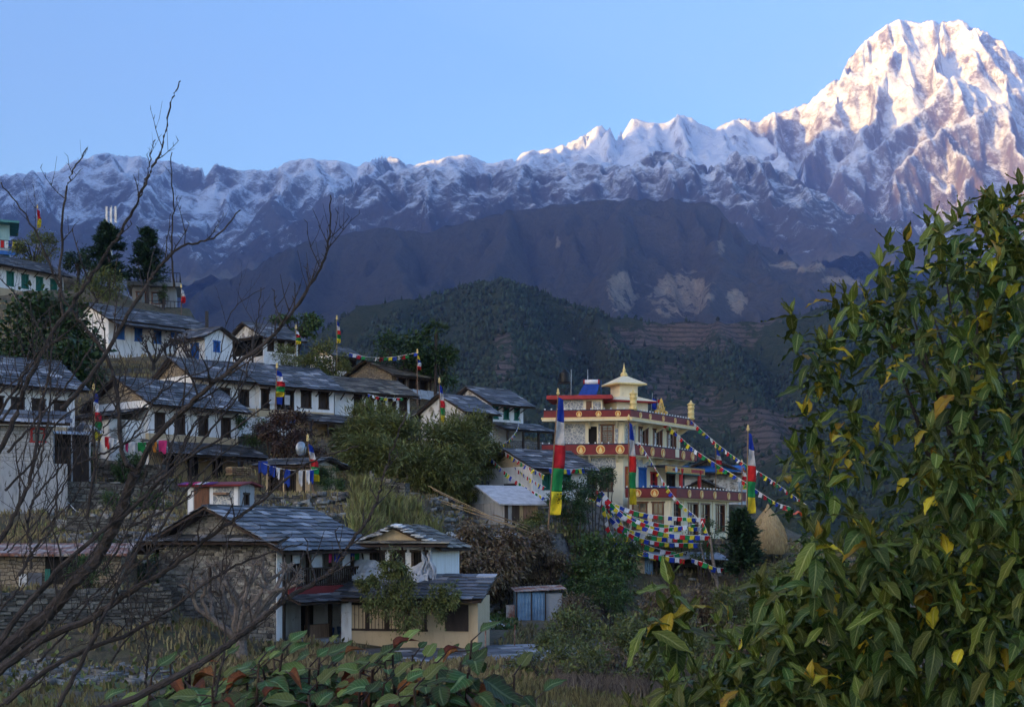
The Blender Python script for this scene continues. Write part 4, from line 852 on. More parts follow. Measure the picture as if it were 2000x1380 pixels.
for q in winR3: 
    w = window(T, fr_, *q, 'brown'); fbox(fr_, q[0]+.08, q[0]+.42, -.13, -.06, q[2]+.02, q[3]-.02).build('shutter', BROWN, w); fbox(fr_, q[1]-.42, q[1]-.08, -.13, -.06, q[2]+.02, q[3]-.02).build('shutter', BROWN, w)
    fbox(fr_, (q[0]+q[1])/2-.22, (q[0]+q[1])/2-.03, -.128, -.12, q[2]+.15, q[3]-.2).build('curtain', FLAG['white'], w)
for q in winL2: window(T, fl, *q, 'brown')
window(T, fr_, *winR2[0], 'blue'); window(T, fr_, *winR2[1], 'red'); window(T, fr_, *winR2[2], 'dark')
for f_, q in ((fl,(.3,2.05,5.9,8.0)),(fl,(2.97,3.08,5.9,8.0)),(fl,(4.12,4.36,5.9,8.0)),(fr_,(.35,1.85,5.9,8.0)),(fl,(.3,1.95,2.9,5.6)),(fl,(2.0,4.2,4.85,5.6)),(fr_,(1.9,3.9,5.05,5.6))): fbox(f_, *q[:2], -.05, .022, *q[2:]).build('stone_panel', CRAZY, T)
for f_, u in ((fl,.0),(fl,LL-.3),(fr_,.0),(fr_,1.95),(fr_,4.1),(fr_,6.4),(fr_,LR-.3)): fbox(f_, u, u+.26, -.05, .05, 5.6, 8.2).build('pilaster', CREAM, T)
# balconies, cornice and parapets
ringp(O0, LL, LR, 1.0, -.1, 8.12, 8.24, .9).build('cornice_slab', CREAM, T); ringp(O0, LL, LR, 1.03, .78, 8.24, 8.36, .93).build('cornice_edge', pm('gold_cream', (.85,.66,.33), (.75,.56,.27), 3), T)
MB().prism([(q.x, q.y) for q in (eL*LL, O0, eR*LR, eL*LL+eR*LR)], 8.15, 8.3).build('roof_deck', CONC, T)
ringp(O0, LL, LR, .85, .72, 8.36, 8.84, .78).build('parapet', MAROON, T); ringp(O0, LL, LR, .87, .70, 8.84, 8.90, .80).build('parapet_rim', NAVY, T); knobs(O0, LL, LR, .79, 8.9, .7)
for u in (1.7, 3.05, 4.4): medallion(fl, u, .852, 8.6, .2)
for u in (1.0, 2.5, 4.6, 6.6, 8.8): medallion(fr_, u, .852, 8.6, .2)
ringp(O0, LL, LR, .85, -.1, 5.72, 5.86, .8).build('balcony_floor', CREAM, T)
ringp(O0, LL, LR, .98, .85, 5.78, 6.46, .9).build('parapet', MAROON, T); ringp(O0, LL, LR, 1.0, .83, 6.46, 6.53, .92).build('parapet_rim', NAVY, T); knobs(O0, LL, LR, .92, 6.53, .85)
fbox(fr_, 6.35, 6.95, .9, 1.01, 5.9, 6.5).build('parapet_gap', CREAM, T)
for u in (.45, 1.85, 3.2, 4.55): medallion(fl, u, .982, 6.12, .31)
for u in (.9, 2.6, 4.3, 7.7, 9.3): medallion(fr_, u, .982, 6.12, .31)
for f_, u in [(fl, u) for u in (.5, 2.3, 4.2)]+[(fr_, u) for u in (.8, 3, 5.2, 7.4, 9)]:
    for z in (8.1, 5.7): B = MB(); B.add([f_(u,0,z-.45),f_(u+.14,0,z-.45),f_(u+.14,0,z),f_(u,0,z),f_(u,.8,z),f_(u+.14,.8,z)], [(0,1,2,3),(0,3,4),(1,5,2),(0,4,5,1),(3,2,5,4)]); B.build('bracket', CREAM, T)
# porch over the terrace: painted lintel on red columns
for u in (6.2, 9.4): B = MB().lathe([(.2,0),(.2,.2),(.15,.25),(.14,1.9),(.2,2.1),(.24,2.3)], fr_(u, 1.5, 2.75), 10); B.build('column', REDP, T, True)
fbox(fr_, 3.7, 10.2, .0, 1.6, 5.15, 5.22).build('porch_roof', NAVY, T); lt = fbox(fr_, 3.7, 10.2, 1.45, 1.6, 4.72, 5.15).build('painted_lintel', pm('ochre_paint', (.55,.34,.12), (.42,.24,.08), 5), T)
fbox(fr_, 7.8, 9.9, 1.6, 1.63, 4.82, 5.05).build('red_cartouche', REDP, lt); disc(fr_, 5.2, 1.6, 4.93, .2, .02).build('emblem', pm('pale_blue_paint', (.45,.55,.70), None, 3), lt); fbox(fr_, 4.6, 5.8, 1.6, 1.612, 4.84, 5.02).build('emblem_field', MAROON, lt)
fbox(fr_, 3.7, 10.2, 1.55, 1.62, 4.64, 4.72).build('lintel_edge', GREENP, lt)
bq = fbox(fr_, .25, .85, .05, .09, 3.1, 5.0).build('hanging_banner', REDP, T); fbox(fr_, .3, .8, .09, .1, 4.55, 4.95).build('banner_head', FLAG['orange'], bq)
for u in (.33, .55, .75): fbox(fr_, u-.02, u+.02, .09, .1, 3.15, 4.5).build('banner_stripe', FLAG['yellow'], bq)
B = MB()
for k in range(26): fbox(fr_, 1.0+k*.18, 1.03+k*.18, 1.6, 1.63, 2.75, 3.6, B)
B.build('balustrade', BLACKM, T)['kind'] = 'stuff'; fbox(fr_, .95, 5.7, 1.57, 1.67, 3.6, 3.68).build('handrail', BLUEP, T)
# lower terrace block
QT = P(1310, 1050, 96)-KT; QT.z = 0; LQ, LW = 11.2, 2.8; gl, gr = frames(QT, LW)
wl = [(.25,1.2,.6,2.35),(1.6,2.3,.0,2.35)]; wr = [(.35,1.5,.5,2.35),(2.75,4.3,.0,2.35),(4.75,6.3,.0,2.35),(7.4,8.9,.5,2.35)]
b = MB(); b.holes(LW, -3, 2.75, wl, gl); b.holes(LQ-1.5, -3, 2.75, wr, gr); e0 = QT+eR*(LQ-1.5); b.add([tuple(e0)[:2]+(-3,), tuple(e0-nR*4)[:2]+(-3,), tuple(e0-nR*4)[:2]+(2.75,), tuple(e0)[:2]+(2.75,)], [(0,1,2,3)]); b.build('lower_wall', CREAM, T)
for q in wl: window(T, gl, *q, 'brown')
for q in wr: window(T, gr, *q, 'glass')
tp_ = [QT+eL*LW+nL*.4, corner(QT, .4), QT+eR*LQ+nR*.4, QT+eR*LQ-nR*5, QT+eL*LW-nL*5]
MB().prism([(q.x, q.y) for q in tp_], 2.62, 2.78).build('terrace_floor', CREAM, T)
ringp(QT, LW, LQ, .62, .48, 2.70, 3.30, .2).build('parapet', MAROON, T); ringp(QT, LW, LQ, .64, .46, 3.30, 3.37, .22).build('parapet_rim', NAVY, T); knobs(QT, LW, LQ, .55, 3.37, .1, .55)
for u in (.6, 1.75): medallion(gl, u, .622, 3.0, .27)
for u in (1.6, 3.6, 5.8, 8.2, 10.2): medallion(gr, u, .622, 3.0, .27)
for u in (.1, 1.9, 4.42, 6.75, 9.2): fbox(gr, u, u+.22, -.02, .06, -.5, 2.6).build('pilaster', CREAM, T)
sg = fbox(gr, LQ-1.4, LQ+.7, .3, .36, 1.45, 2.05).build('sign_board', NAVY, T, label='navy and maroon signboard with white lettering'); fbox(gr, LQ-1.33, LQ+.63, .36, .372, 1.56, 1.94).build('sign_field', MAROON, sg)
u = LQ-1.28; rsn = random.Random(2)      # line of white characters, too small to read in the photograph
B = MB()
for wd in (1, 7, 5, 2, 5):
    for k in range(wd): fbox(gr, u, u+.05, .372, .379, 1.66+rsn.choice((0,.02)), 1.83, B); fbox(gr, u+.05, u+.075, .372, .379, 1.66+rsn.choice((0,.12)), 1.70+rsn.choice((0,.12)), B); u += .085
    u += .06
B.build('sign_lettering', WPAINT, sg)['kind'] = 'stuff'
# penthouse with tank and solar heater
pe = fbox(fl, .1, 3.2, -3.6, -.7, 8.25, 9.75).build('penthouse', CREAM, T); fbox(fl, .4, 1.85, -.72, -.68, 8.3, 9.7).build('stone_panel', CRAZY, T); fbox(fl, 2.55, 3.1, -.72, -.685, 8.3, 9.6).build('stone_panel', CRAZY, T); fbox(fl, 2.05, 2.45, -.72, -.67, 8.3, 9.65).build('door', BROWN, T)
fbox(fl, -.7, 3.9, -4.3, -.2, 9.75, 10.02).build('penthouse_roof', pm('red_slab', (.38,.05,.05), (.3,.04,.04), 2), T)
def lplace(u, k, z): return Vector(fl(u, k, z))+KT
tk = empty('water_tank', lplace(.45, -1.4, 10.02), 0, 'black ribbed plastic water tank on a steel stand', 'water tank')
B = MB().lathe([(.0,1.0),(.38,1.0),(.40,1.1),(.37,1.15),(.40,1.25),(.37,1.32),(.40,1.42),(.37,1.5),(.40,1.6),(.36,1.72),(.18,1.86),(.14,1.95),(.0,1.95)], n=18); B.build('tank', BLACKP, tk, True)
B = MB()
for x, y in ((-.45,-.45),(.45,-.45),(.45,.45),(-.45,.45)): B.bar((x,y,0), (x,y,1.0), .03)
for z in (.98, .5): 
    for q in range(4): c = [(-.45,-.45),(.45,-.45),(.45,.45),(-.45,.45)]; B.bar((*c[q], z), (*c[(q+1)%4], z), .025)
B.bar((-.45,-.45,0), (.45,-.45,.98), .02); B.bar((.45,-.45,0), (.45,.45,.98), .02); B.build('stand', BLACKM, tk)
sh = empty('solar_water_heater', lplace(2.3, -1.6, 10.02), -aL, 'blue solar water heater with red-ended tank', 'solar heater')
MB().slab((-.85,-.55,.05), (.45,-.55,.05), (.6,.35,.95), (-.5,.35,.95), .04).build('collector', pm('solar_blue', (.02,.06,.30), (.015,.04,.2), 3, .25), sh)
B = MB().tube([(-.5,.4,1.1), (.55,.4,1.1)], .17, 12); tkk = B.build('tank', WPAINT, sh, True)
for x in (-.55, .5): MB().tube([(x,.4,1.1), (x+.1,.4,1.1)], .18, 12).build('tank_end', REDP, tkk)
B = MB(); B.bar((.7,.5,0), (.7,.45,1.2), .03); B.bar((-.4,.6,0), (-.4,.45,1.0), .03); B.bar((.7,.5,0), (.45,-.5,.1), .02); B.build('frame', BLUEP, sh)
for u, hgt in ((.95, 1.9), (2.0, 2.05)): p_ = lplace(u, -1.0 if u < 1 else -2.4, 10.02); o = MB().tube([(0,0,0), (.02,0,hgt)], .03, 6).build('antenna_pole', METAL); o.location = p_; tag(o, 'thin pale pole beside the black water tank' if u < 1 else 'thin pale pole behind the solar water heater', 'pole')
# lantern roof
cu = Vector((.3, 3.0, 0)); rot = R(24)
def sq(hw, z): return [(cu.x+(x*math.cos(rot)-y*math.sin(rot))*hw, cu.y+(x*math.sin(rot)+y*math.cos(rot))*hw, z) for x, y in ((-1,-1),(1,-1),(1,1),(-1,1))]
def frus(h0, z0, h1, z1, B=None): B = B or MB(); return B.add(sq(h0,z0)+sq(h1,z1), [(3,2,1,0),(4,5,6,7),(0,1,5,4),(1,2,6,5),(2,3,7,6),(3,0,4,7)])
frus(1.25, 8.25, 1.25, 9.65).build('lantern_base', CREAM, T)
rr_ = frus(1.72, 9.62, 1.72, 9.72); rr_.build('lantern_eave', pm('red_slab', (.38,.05,.05)), T); frus(1.75, 9.72, .7, 10.12).build('lantern_lower_roof', CREAM, T)
frus(.72, 10.05, .72, 11.0).build('lantern_storey', CREAM, T); frus(1.22, 10.92, 1.2, 11.02).build('lantern_roof_edge', PGOLD, T)
B = frus(1.2, 11.02, .62, 11.35); frus(.62, 11.35, .2, 11.6, B); B.build('lantern_roof', CREAM, T)
MB().lathe([(.22,11.55),(.26,11.7),(.2,11.85),(.09,11.95),(.13,12.05),(.08,12.15),(.06,12.25),(.0,12.6)], cu, 12).build('finial', PGOLD, T, True)
def cface(u0, u1, z0, z1, hw, side, mat, name):
    c, s = math.cos(rot), math.sin(rot); f_ = (lambda u, o, z: (cu.x+u*c+(hw+o)*s, cu.y+u*s-(hw+o)*c, z)) if side == 0 else (lambda u, o, z: (cu.x+(hw+o)*c-u*s, cu.y+(hw+o)*s+u*c, z))
    fbox(f_, u0, u1, -.02, .02, z0, z1).build(name, mat, T)
cface(-.15, .35, 8.3, 9.5, 1.25, 0, BROWN, 'door'); cface(-.6, .2, 8.5, 9.5, 1.25, 1, BROWN, 'window'); cface(-.35, .15, 10.2, 10.85, .72, 1, DARK, 'opening'); 
dh = [(.16,0),(.2,.05),(.24,.12),(.17,.2),(.19,.3),(.17,.45),(.21,.5),(.17,.55),(.18,.85),(.22,.9),(.18,.95),(.18,1.1),(.25,1.16),(.16,1.22),(.08,1.3),(.05,1.4),(.0,1.5)]
for f_, u, k, lab in ((fr_, .15, .72, 'gold victory banner ornament on the parapet in front of the lantern'), (fr_, LR+.35, .75, 'gold victory banner ornament at the far end of the parapet')):
    o = MB().lathe([(r_*1.35, z) for r_, z in dh], (0,0,0), 14).build('roof_ornament', PGOLD, None, True); o.location = Vector(f_(u, k, 8.86))+KT; tag(o, lab, 'ornament', 'gold roof ornaments')
wh = empty('wheel_and_deer', Vector(fr_(5.0, .5, 8.9))+KT, aR, 'gold wheel of law with two kneeling deer on the parapet', 'ornament')
B = MB(); B.box(-.9,.9,-.15,.15,-.25,.0); B.build('base', BLUEP, wh)
B = MB(); ringN = 18
for i in range(ringN): a0, a1 = 6.283*i/ringN, 6.283*(i+1)/ringN; B.bar((.34*math.cos(a0),0,.55+.42*math.sin(a0)), (.34*math.cos(a1),0,.55+.42*math.sin(a1)), .06)
for i in range(4): a0 = 3.1416*i/4; B.bar((-.3*math.cos(a0),0,.55-.38*math.sin(a0)), (.3*math.cos(a0),0,.55+.38*math.sin(a0)), .03)
B.tube([(0,0,.9),(0,0,1.1),(0,0,1.25)], [.14,.1,.01], 8); B.tube([(0,0,-.02),(0,0,.2)], [.2,.1], 8); B.build('wheel', GOLD, wh)
for s in (-1, 1):
    B = MB(); B.tube([(s*.95,0,.12),(s*.8,0,.2),(s*.6,0,.2),(s*.5,0,.18)], [.08,.16,.17,.1], 8); B.tube([(s*.55,0,.22),(s*.47,0,.42),(s*.46,0,.52)], [.1,.06,.06], 7); B.tube([(s*.5,0,.52),(s*.40,0,.54),(s*.30,0,.50)], [.06,.07,.03], 7)
    B.tube([(s*.48,.04,.56),(s*.52,.07,.68)], [.03,.01], 5); B.tube([(s*.48,-.04,.56),(s*.52,-.07,.68)], [.03,.01], 5); B.tube([(s*.6,.1,.12),(s*.4,.12,.05),(s*.55,.12,.02)], .04, 5); B.tube([(s*.9,.1,.12),(s*.7,.14,.05),(s*.85,.14,.02)], .05, 5); B.build('deer', GOLD, wh, True)
for f_, u, cols, lab in ((fr_, 5.4, ['blue'], 'small blue flag on a slanting pole above the gold wheel'), (fr_, 6.3, ['red', 'white', 'red'], 'small red and white striped flag above the gold wheel')):
    e = empty('roof_flag', Vector(f_(u, -.6, 8.3))+KT, 0, lab, 'flag'); MB().tube([(0,0,0),(.18,0,2.3 if cols[0] == 'blue' else 2.0)], .02, 5).build('pole', METAL, e)
    for k, c_ in enumerate(cols): z = 1.95-k*.28; cloth_sheet(lambda u, v: (.14+.3*u+.04*math.sin(v*9), .05*math.sin(u*6+v*4), z-v*(.8 if len(cols) == 1 else .28)-.15*u), 4, 4, 'cloth', FLAG[c_], e)
# ------------------------------------------------------------------ ground sheet of the village hillside (after all level pads are known)
pad(*(P(930, 1275, 57)[:2]), R(20), 4.6, 3.8, -4.62)                 # paved terrace in front of the lower houses
pad(*(P(945, 1212, 74)[:2]), R(10), 3.5, 3, -4.3)
xs = np.concatenate([np.arange(-170, -60, 2.5), np.arange(-60, 45, .75), np.arange(45, 130, 2.5)]); ys = np.concatenate([np.arange(-25, 30, 1.5), np.arange(30, 125, .75), np.arange(125, 300, 2.5)])
X, Y = np.meshgrid(xs, ys); Z = ground_z(X, Y)
edge = np.maximum.reduce([(Y-180)/110, (X-70)/60, np.zeros_like(X)]); Z = Z - 60*np.clip(edge, 0, 1.2)**1.5*np.where(X > -90, 1, .2)
m, nt, bs = start('hillside_ground'); g = nt.nodes.new('ShaderNodeNewGeometry'); sp = nt.nodes.new('ShaderNodeSeparateXYZ'); nt.links.new(g.outputs['Normal'], sp.inputs[0])
n1 = noise(nt, g.outputs['Position'], .35, 6, .65); n2 = noise(nt, g.outputs['Position'], 2.6, 6, .7)
cg = mixc(nt, ramp(nt, n1, .38, .62), (.085,.078,.036), (.15,.112,.07)); cg = mixc(nt, ramp(nt, n2, .4, .7), cg, (.05,.042,.028)); cg = mixc(nt, ramp(nt, sp.outputs[2], .80, .55), cg, mixc(nt, ramp(nt, n2, .45, .6), (.16,.15,.14), (.045,.04,.034)))
nt.links.new(cg, bs.inputs['Base Color']); bs.inputs['Roughness'].default_value = .95; bump(nt, bs, n2, .8, .25)
grid_mesh('ground', X, Y, Z, m)
def onground(px, Y, dz=0): x = (px-1000)/F*Y; return Vector((x, Y, gz(x, Y)+dz))
# ------------------------------------------------------------------ dry-stone walls
WST_O = pm('wall_stone', (.17,.155,.13), (.075,.07,.065), 5, .9, .6, .02, 'object', .65)  # darker copy of the house stone, shade of the surroundings put into its colour
WST_I = pm('shaded_wall_stones', (.17,.155,.13), (.075,.07,.065), 5, .9, .6, .02, 'island', .65)
WCORE = masonry('shaded_wall_core', (.12,.11,.10), (.07,.07,.065), (.03,.03,.028))  # core darkened with the same painted-in shade
def stone_wall(label, A_, B_, h, th=.5, n_obj=280, top=None, rh=.17, wmin=.26, wmax=.5, mat=None):
    mat = mat or WCORE
    A_, B_ = Vector(A_), Vector(B_); d = B_-A_; w = math.hypot(d.x, d.y); ang = math.atan2(d.y, d.x); root = empty('stone_wall', A_, ang, label, 'wall', 'dry-stone walls')
    top = top or (lambda u: h+.06*math.sin(u*3.1)+.05*math.sin(u*7.7)); sl = d.z/w; N = max(2, int(w/.5)); B = MB()
    for i in range(N): u0, u1 = w*i/N, w*(i+1)/N; t = min(top(u0), top(u1))-.03; B.add([(u0,.0,-1+sl*u0),(u1,.0,-1+sl*u1),(u1,th,-1+sl*u1),(u0,th,-1+sl*u0),(u0,.0,t+sl*u0),(u1,.0,t+sl*u1),(u1,th,t+sl*u1),(u0,th,t+sl*u0)], [(4,5,6,7),(0,1,5,4),(1,2,6,5),(2,3,7,6),(3,0,4,7)])
    B.build('core', mat, root); stones(root, lambda u, o, z: (u, -o, z+sl*u), w, -.25, top, n_obj, WST_O, WST_I, rh, wmin, wmax, .07); return root
stone_wall('long dry-stone retaining wall under the rusty-roofed shed', P(-70,1283,50.5), P(335,1268,53.5), 2.35, n_obj=290, rh=.17, wmin=.24, wmax=.5)
stone_wall('low tumbled stone wall below the stepped terraces of slate', P(130,1042,70), P(330,1048,71), .9, n_obj=120)
stone_wall('stone terrace wall overgrown with creepers beside the block building', P(130,985,80), P(330,985,82), 1.3, n_obj=150)
stone_wall('stone terrace wall under the laundry line', P(128,925,88), P(315,945,86), 1.2, n_obj=150)
stone_wall('mossy terrace wall between the shed and the ruined hut', P(500,995,76), P(700,995,78), .8, n_obj=120)
stone_wall('ruined roofless stone hut wall with a jagged top', P(722,972,82), P(792,975,81), 1.6, top=lambda u: 1.7-.55*abs(math.sin(u*2.3))-.3*(u > 1.2), n_obj=90)
stone_wall('stone wall along the yard below the monastery', P(1120,1072,90), P(1420,1078,93), .7, n_obj=140)
stone_wall('low stone kerb at the edge of the vegetable garden', P(905,1247,67), P(1035,1240,69), .3, n_obj=60)
# slate-paved terrace
cx, cy = P(930,1275,57)[:2]; pv = empty('paved_terrace', (cx, cy, -4.6), R(20)); pv['kind'] = 'structure'; SL2 = slate_meshes(SLATE)
MB().box(-4.5, 4.3, -3.6, 3.6, -1.2, -.02).build('terrace_bed', STONE, pv)
y = -3.6; k = 0
while y < 3.5:
    x = -4.5; dy = random.uniform(.5, .75)
    while x < 4.2:
        w_ = random.uniform(.5, 1.1); s = link('paving_slab', SL2[k % 7], pv); s.matrix_basis = Matrix.Translation((x, y, -.02+random.uniform(0, .015))) @ Matrix.Diagonal((w_*.97, dy*.97, .05, 1)); x += w_; k += 1
    y += dy

# loose stones and slate rubble on the terraces
rk = np.random.default_rng(77); BV, BF = [], []; nrub = 0
for (x0, x1, Y0, Y1, k_) in ((100,340,60,92,1500),(480,800,70,84,700),(840,1080,77,86,700),(-60,330,44,50,350),(1050,1450,60,92,500),(700,900,84,100,300)):
    px = rk.uniform(x0, x1, k_); Yd = rk.uniform(Y0, Y1, k_); x = (px-1000)/F*Yd; kp = off_pads(x, Yd); x, Yd = x[kp], Yd[kp]; k_ = len(x); z = ground_z(x, Yd)
    sx, sy, sz = rk.uniform(.08,.38,k_), rk.uniform(.08,.25,k_), rk.uniform(.03,.13,k_); a_ = rk.uniform(0,6.28,k_); tl2 = rk.uniform(-.25,.25,k_)
    V = []
    for (ux, uy, uz) in ((-1,-1,-1),(1,-1,-1),(1,1,-1),(-1,1,-1),(-1,-1,1),(1,-1,1),(1,1,1),(-1,1,1)):
        lx, ly, lz = ux*sx*rk.uniform(.7,1.1,k_), uy*sy*rk.uniform(.7,1.1,k_), uz*sz+ux*sx*tl2; V.append(np.stack([x+lx*np.cos(a_)-ly*np.sin(a_), Yd+lx*np.sin(a_)+ly*np.cos(a_), z+lz+.02], 1))
    BV.append(np.stack(V, 1).reshape(-1, 3)); i = (np.arange(k_)[:,None,None]*8+np.array([(3,2,1,0),(4,5,6,7),(0,1,5,4),(1,2,6,5),(2,3,7,6),(3,0,4,7)])[None]).reshape(-1,4)+nrub; BF.append(i); nrub += 8*k_
o = link('rubble', np_mesh('rubble', np.concatenate(BV), np.concatenate(BF), pm('rubble_stone', (.24,.225,.20), (.10,.10,.10), 5, .85, .5, .02, 'island', .6))); tag(o, 'loose stones and broken slate strewn over the terraces', 'rubble', kind='stuff')
# ------------------------------------------------------------------ prayer flags
_FM = {}
def flag_mesh(c, v):
    if (c, v) not in _FM:
        V, Fq = [], []; nu, nv = 3, 4
        for j in range(nv+1):
            for i in range(nu+1): V.append((i/nu-.5+.05*math.sin(j*1.3+v), .10*math.sin(i*1.9+j*.8+v*2)*j/nv+.12*(v-1)*j/nv, -j/nv*(1+.06*math.sin(i*2+v))))
        for j in range(nv):
            for i in range(nu): a_ = j*(nu+1)+i; Fq.append((a_, a_+1, a_+nu+2, a_+nu+1))
        _FM[(c, v)] = np_mesh('flag', np.array(V), np.array(Fq), FLAG[c], True)
    return _FM[(c, v)]
def smooth_line(pts, n):
    pts = [Vector(p) for p in pts]; out = []
    if len(pts) == 2: a_, b_ = pts; s = (b_-a_).length*.07; return [a_.lerp(b_, i/n)-Vector((0,0,s*4*(i/n)*(1-i/n))) for i in range(n+1)]
    Q = [pts[0]*2-pts[1]]+pts+[pts[-1]*2-pts[-2]]
    for k in range(len(pts)-1):
        p0, p1, p2, p3 = Q[k:k+4]; m_ = max(2, n//(len(pts)-1))
        for i in range(m_): t = i/m_; out.append(.5*((2*p1)+(p2-p0)*t+(2*p0-5*p1+4*p2-p3)*t*t+(3*p1-p0-3*p2+p3)*t**3))
    return out+[pts[-1]]
def flag_string(label, pts, size=.34, gap=.08, start_=0, miss=.03):
    L_ = smooth_line([P(*p) for p in pts], 40); o0 = L_[0]; root = empty('prayer_flag_string', o0, 0, label, 'prayer flags', 'strings of small prayer flags')
    MB().tube([p-o0 for p in L_], .012, 3).build('cord', WPAINT, root); d = 0; nxt = .15; k = start_
    for a_, b_ in zip(L_[:-1], L_[1:]):
        l = (b_-a_).length
        while nxt < d+l:
            p = a_.lerp(b_, (nxt-d)/l)-o0; t = (b_-a_).normalized(); 
            if random.random() > miss:
                f = link('flag', flag_mesh(FIVE[k % 5], random.randrange(3)), root); yw = math.atan2(t.y, t.x); s = size*random.uniform(.85, 1.1)
                f.matrix_basis = Matrix.Translation(p) @ Matrix.Rotation(yw, 4, 'Z') @ Matrix.Rotation(-math.asin(max(-1, min(1, t.z)))*.8, 4, 'Y') @ Matrix.Rotation(random.uniform(-.5, .5), 4, 'X') @ Matrix.Diagonal((s, s, s*.95, 1))
            nxt += size+gap; k += 1
        d += l
flag_string('prayer flags falling from the monastery roof corner over the valley', [(1349,820,107),(1400,865,104),(1450,902,100),(1499,931,97),(1575,985,90)], .30, .18)
flag_string('prayer flags crossing in front of the blue-gabled house', [(1301,826,104),(1349,871,101),(1397,904,99),(1445,934,97),(1510,977,94),(1545,990,92)], .32, .16, 2)
flag_string('short line of prayer flags dropping past the balcony medallions to the lower windows', [(1247,862,99.5),(1266,890,97),(1291,932,94),(1323,976,92),(1362,1010,91)], .26, .16, 1)
flag_string('prayer flags hanging between two upper houses beside the round tree', [(682,689,121),(720,697,120.5),(765,697,120),(816,688,119)], .34, .06)
flag_string('tiny prayer flags strung along the five brown windows', [(718,769,107.2),(750,776,108),(785,777,109)], .24, .12)
flag_string('prayer flags fixed under the eave of the ochre-gabled house', [(1072,914,90.5),(1110,916,92),(1148,913,94)], .34, .02)
flag_string('upper line of prayer flags from the bamboo to the tall banner pole', [(938,848,98),(983,880,94),(1026,907,90),(1064,928,86)], .28, .16)
flag_string('middle line of prayer flags crossing the gable of the low house', [(968,866,98),(1000,906,94),(1035,933,90),(1066,951,86)], .28, .14, 3)
flag_string('lowest line of prayer flags above the tarpaulin shed', [(934,864,97),(965,900,93),(994,926,90),(1026,950,88),(1066,972,86)], .28, .14, 1)
flag_string('white fluttering flags on a line from the tall white house', [(1015,810,108),(1010,838,105),(990,862,102),(965,872,99)], .22, .1, 1)
tang = ['frayed prayer flags looped below the maroon parapet', 'prayer flags wound from the small tree to the terrace wall', 'tangled prayer flags beside the slim banner', 'thick bundle of prayer flags sagging across the lower windows', 'dense prayer flags swagging over the cream ground floor', 'prayer flags drooping to the garden tree', 'prayer flags slung low over the hedge', 'heavy swag of prayer flags above the tin shed', 'double row of prayer flags reaching the shed roof', 'long low swag of prayer flags over the shrubs', 'prayer flags ending at the gnarled trunk below the shed', 'short prayer flags bunched on the garden tree', 'prayer flags knotted together at the top of the small tree']
spec = [((1195,985),(1240,1012),(1290,1030),(1362,1022),.36),((1200,992),(1230,1040),(1290,1058),(1372,1060),.38),((1165,955),(1195,985),(1215,1030),(1225,1062),.36),((1150,962),(1205,985),(1270,1004),(1375,1012),.36),((1160,968),(1215,1000),(1290,1022),(1378,1030),.38),((1175,958),(1225,1010),(1300,1040),(1390,1046),.40),((1170,975),(1205,1020),(1270,1045),(1350,1052),.42),((1185,970),(1215,1035),(1275,1068),(1350,1082),.44),((1180,985),(1200,1050),(1260,1078),(1340,1092),.42),((1190,1000),(1240,1062),(1290,1085),(1345,1075),.46),((1350,1090),(1375,1098),(1400,1108),(1428,1108),.40),((1370,1012),(1382,1040),(1385,1062),(1392,1080),.34),((1150,965),(1180,985),(1195,1005),(1200,1040),.38)]
for i, (q, lab) in enumerate(zip(spec, tang)):
    Yd = 88+(i*37 % 5)*.7; flag_string(lab, [(*c, Yd+dy) for c, dy in zip(q[:4], (0, -.8, -.4, .6))], q[4]*.8, .03, i)
def banner(label, px, py0, py1, Y, base=None, w=.55, order=FIVE, lean=0, hang=1.0, top=True):
    """pole with a tall five-colour banner of stitched panels."""
    b0 = P(px+lean, py1, Y); zb = gz(b0.x, b0.y); t0 = P(px, py0, Y); root = empty('prayer_banner', (b0.x, b0.y, min(zb, b0.z)-.1), 0, label, 'prayer banner', 'tall prayer banners on poles')
    o = root.location; tp = Vector((t0.x-o.x, 0, t0.z-o.z)); bz = b0.z-o.z
    MB().tube([(0,0,0), tp], [.05,.03], 6).build('pole', LWOOD, root)
    if top: MB().lathe([(.03,-.1),(.09,-.05),(.10,.06),(.05,.1),(.08,.16),(.02,.3),(.0,.32)], tp, 8).build('pole_top', PGOLD, root)
    n = len(order)
    for k, c_ in enumerate(order):
        def f(u, v, k=k):
            t = (k+v)/n; z = tp.z-.25-(tp.z-.25-bz)*t*hang; s = z/tp.z; ww = w*(.45+.55*min(1, t*2.2))
            return (tp.x*s+.04+ww*u*(1+.04*math.sin(t*15)), -.06-.16*math.sin(u*5+t*9)-.07*math.sin(t*31+u*3), z-.12*u*(1-t))
        cloth_sheet(f, 8, 10, 'cloth_panel', FLAG[c_], root)
banner('tallest prayer banner, beside the tarpaulin shed in front of the monastery', 1090, 768, 1005, 84, w=.62, lean=-20)
banner('slim prayer banner standing before the corner of the monastery', 1228, 818, 985, 91, w=.42)
banner('prayer banner beside the straw stack', 1461, 838, 1002, 92, w=.5, lean=-5)
banner('small prayer banner above the dark shed roof by the blue-gabled house', 1398, 872, 925, 106, w=.4)
banner('small prayer banner between the blue-gabled house and the tall banner', 1449, 905, 955, 104, w=.32, order=['orange','white','red','green','yellow'])
banner('narrow prayer banner in front of the rough stone gable', 858, 745, 825, 100, w=.3, lean=4)
banner('prayer banner flying over the long row of white houses', 541, 716, 775, 98, w=.55, lean=-8)
banner('ragged prayer banner beside the white house with laundry', 183, 758, 860, 86, w=.38, lean=6, order=['blue','white','red','green','yellow'])
banner('worn prayer banner next to the satellite dish', 601, 858, 940, 81, w=.4, lean=12)
banner('thin prayer banner rising above the small blue-doored house', 658, 622, 670, 122, w=.28)
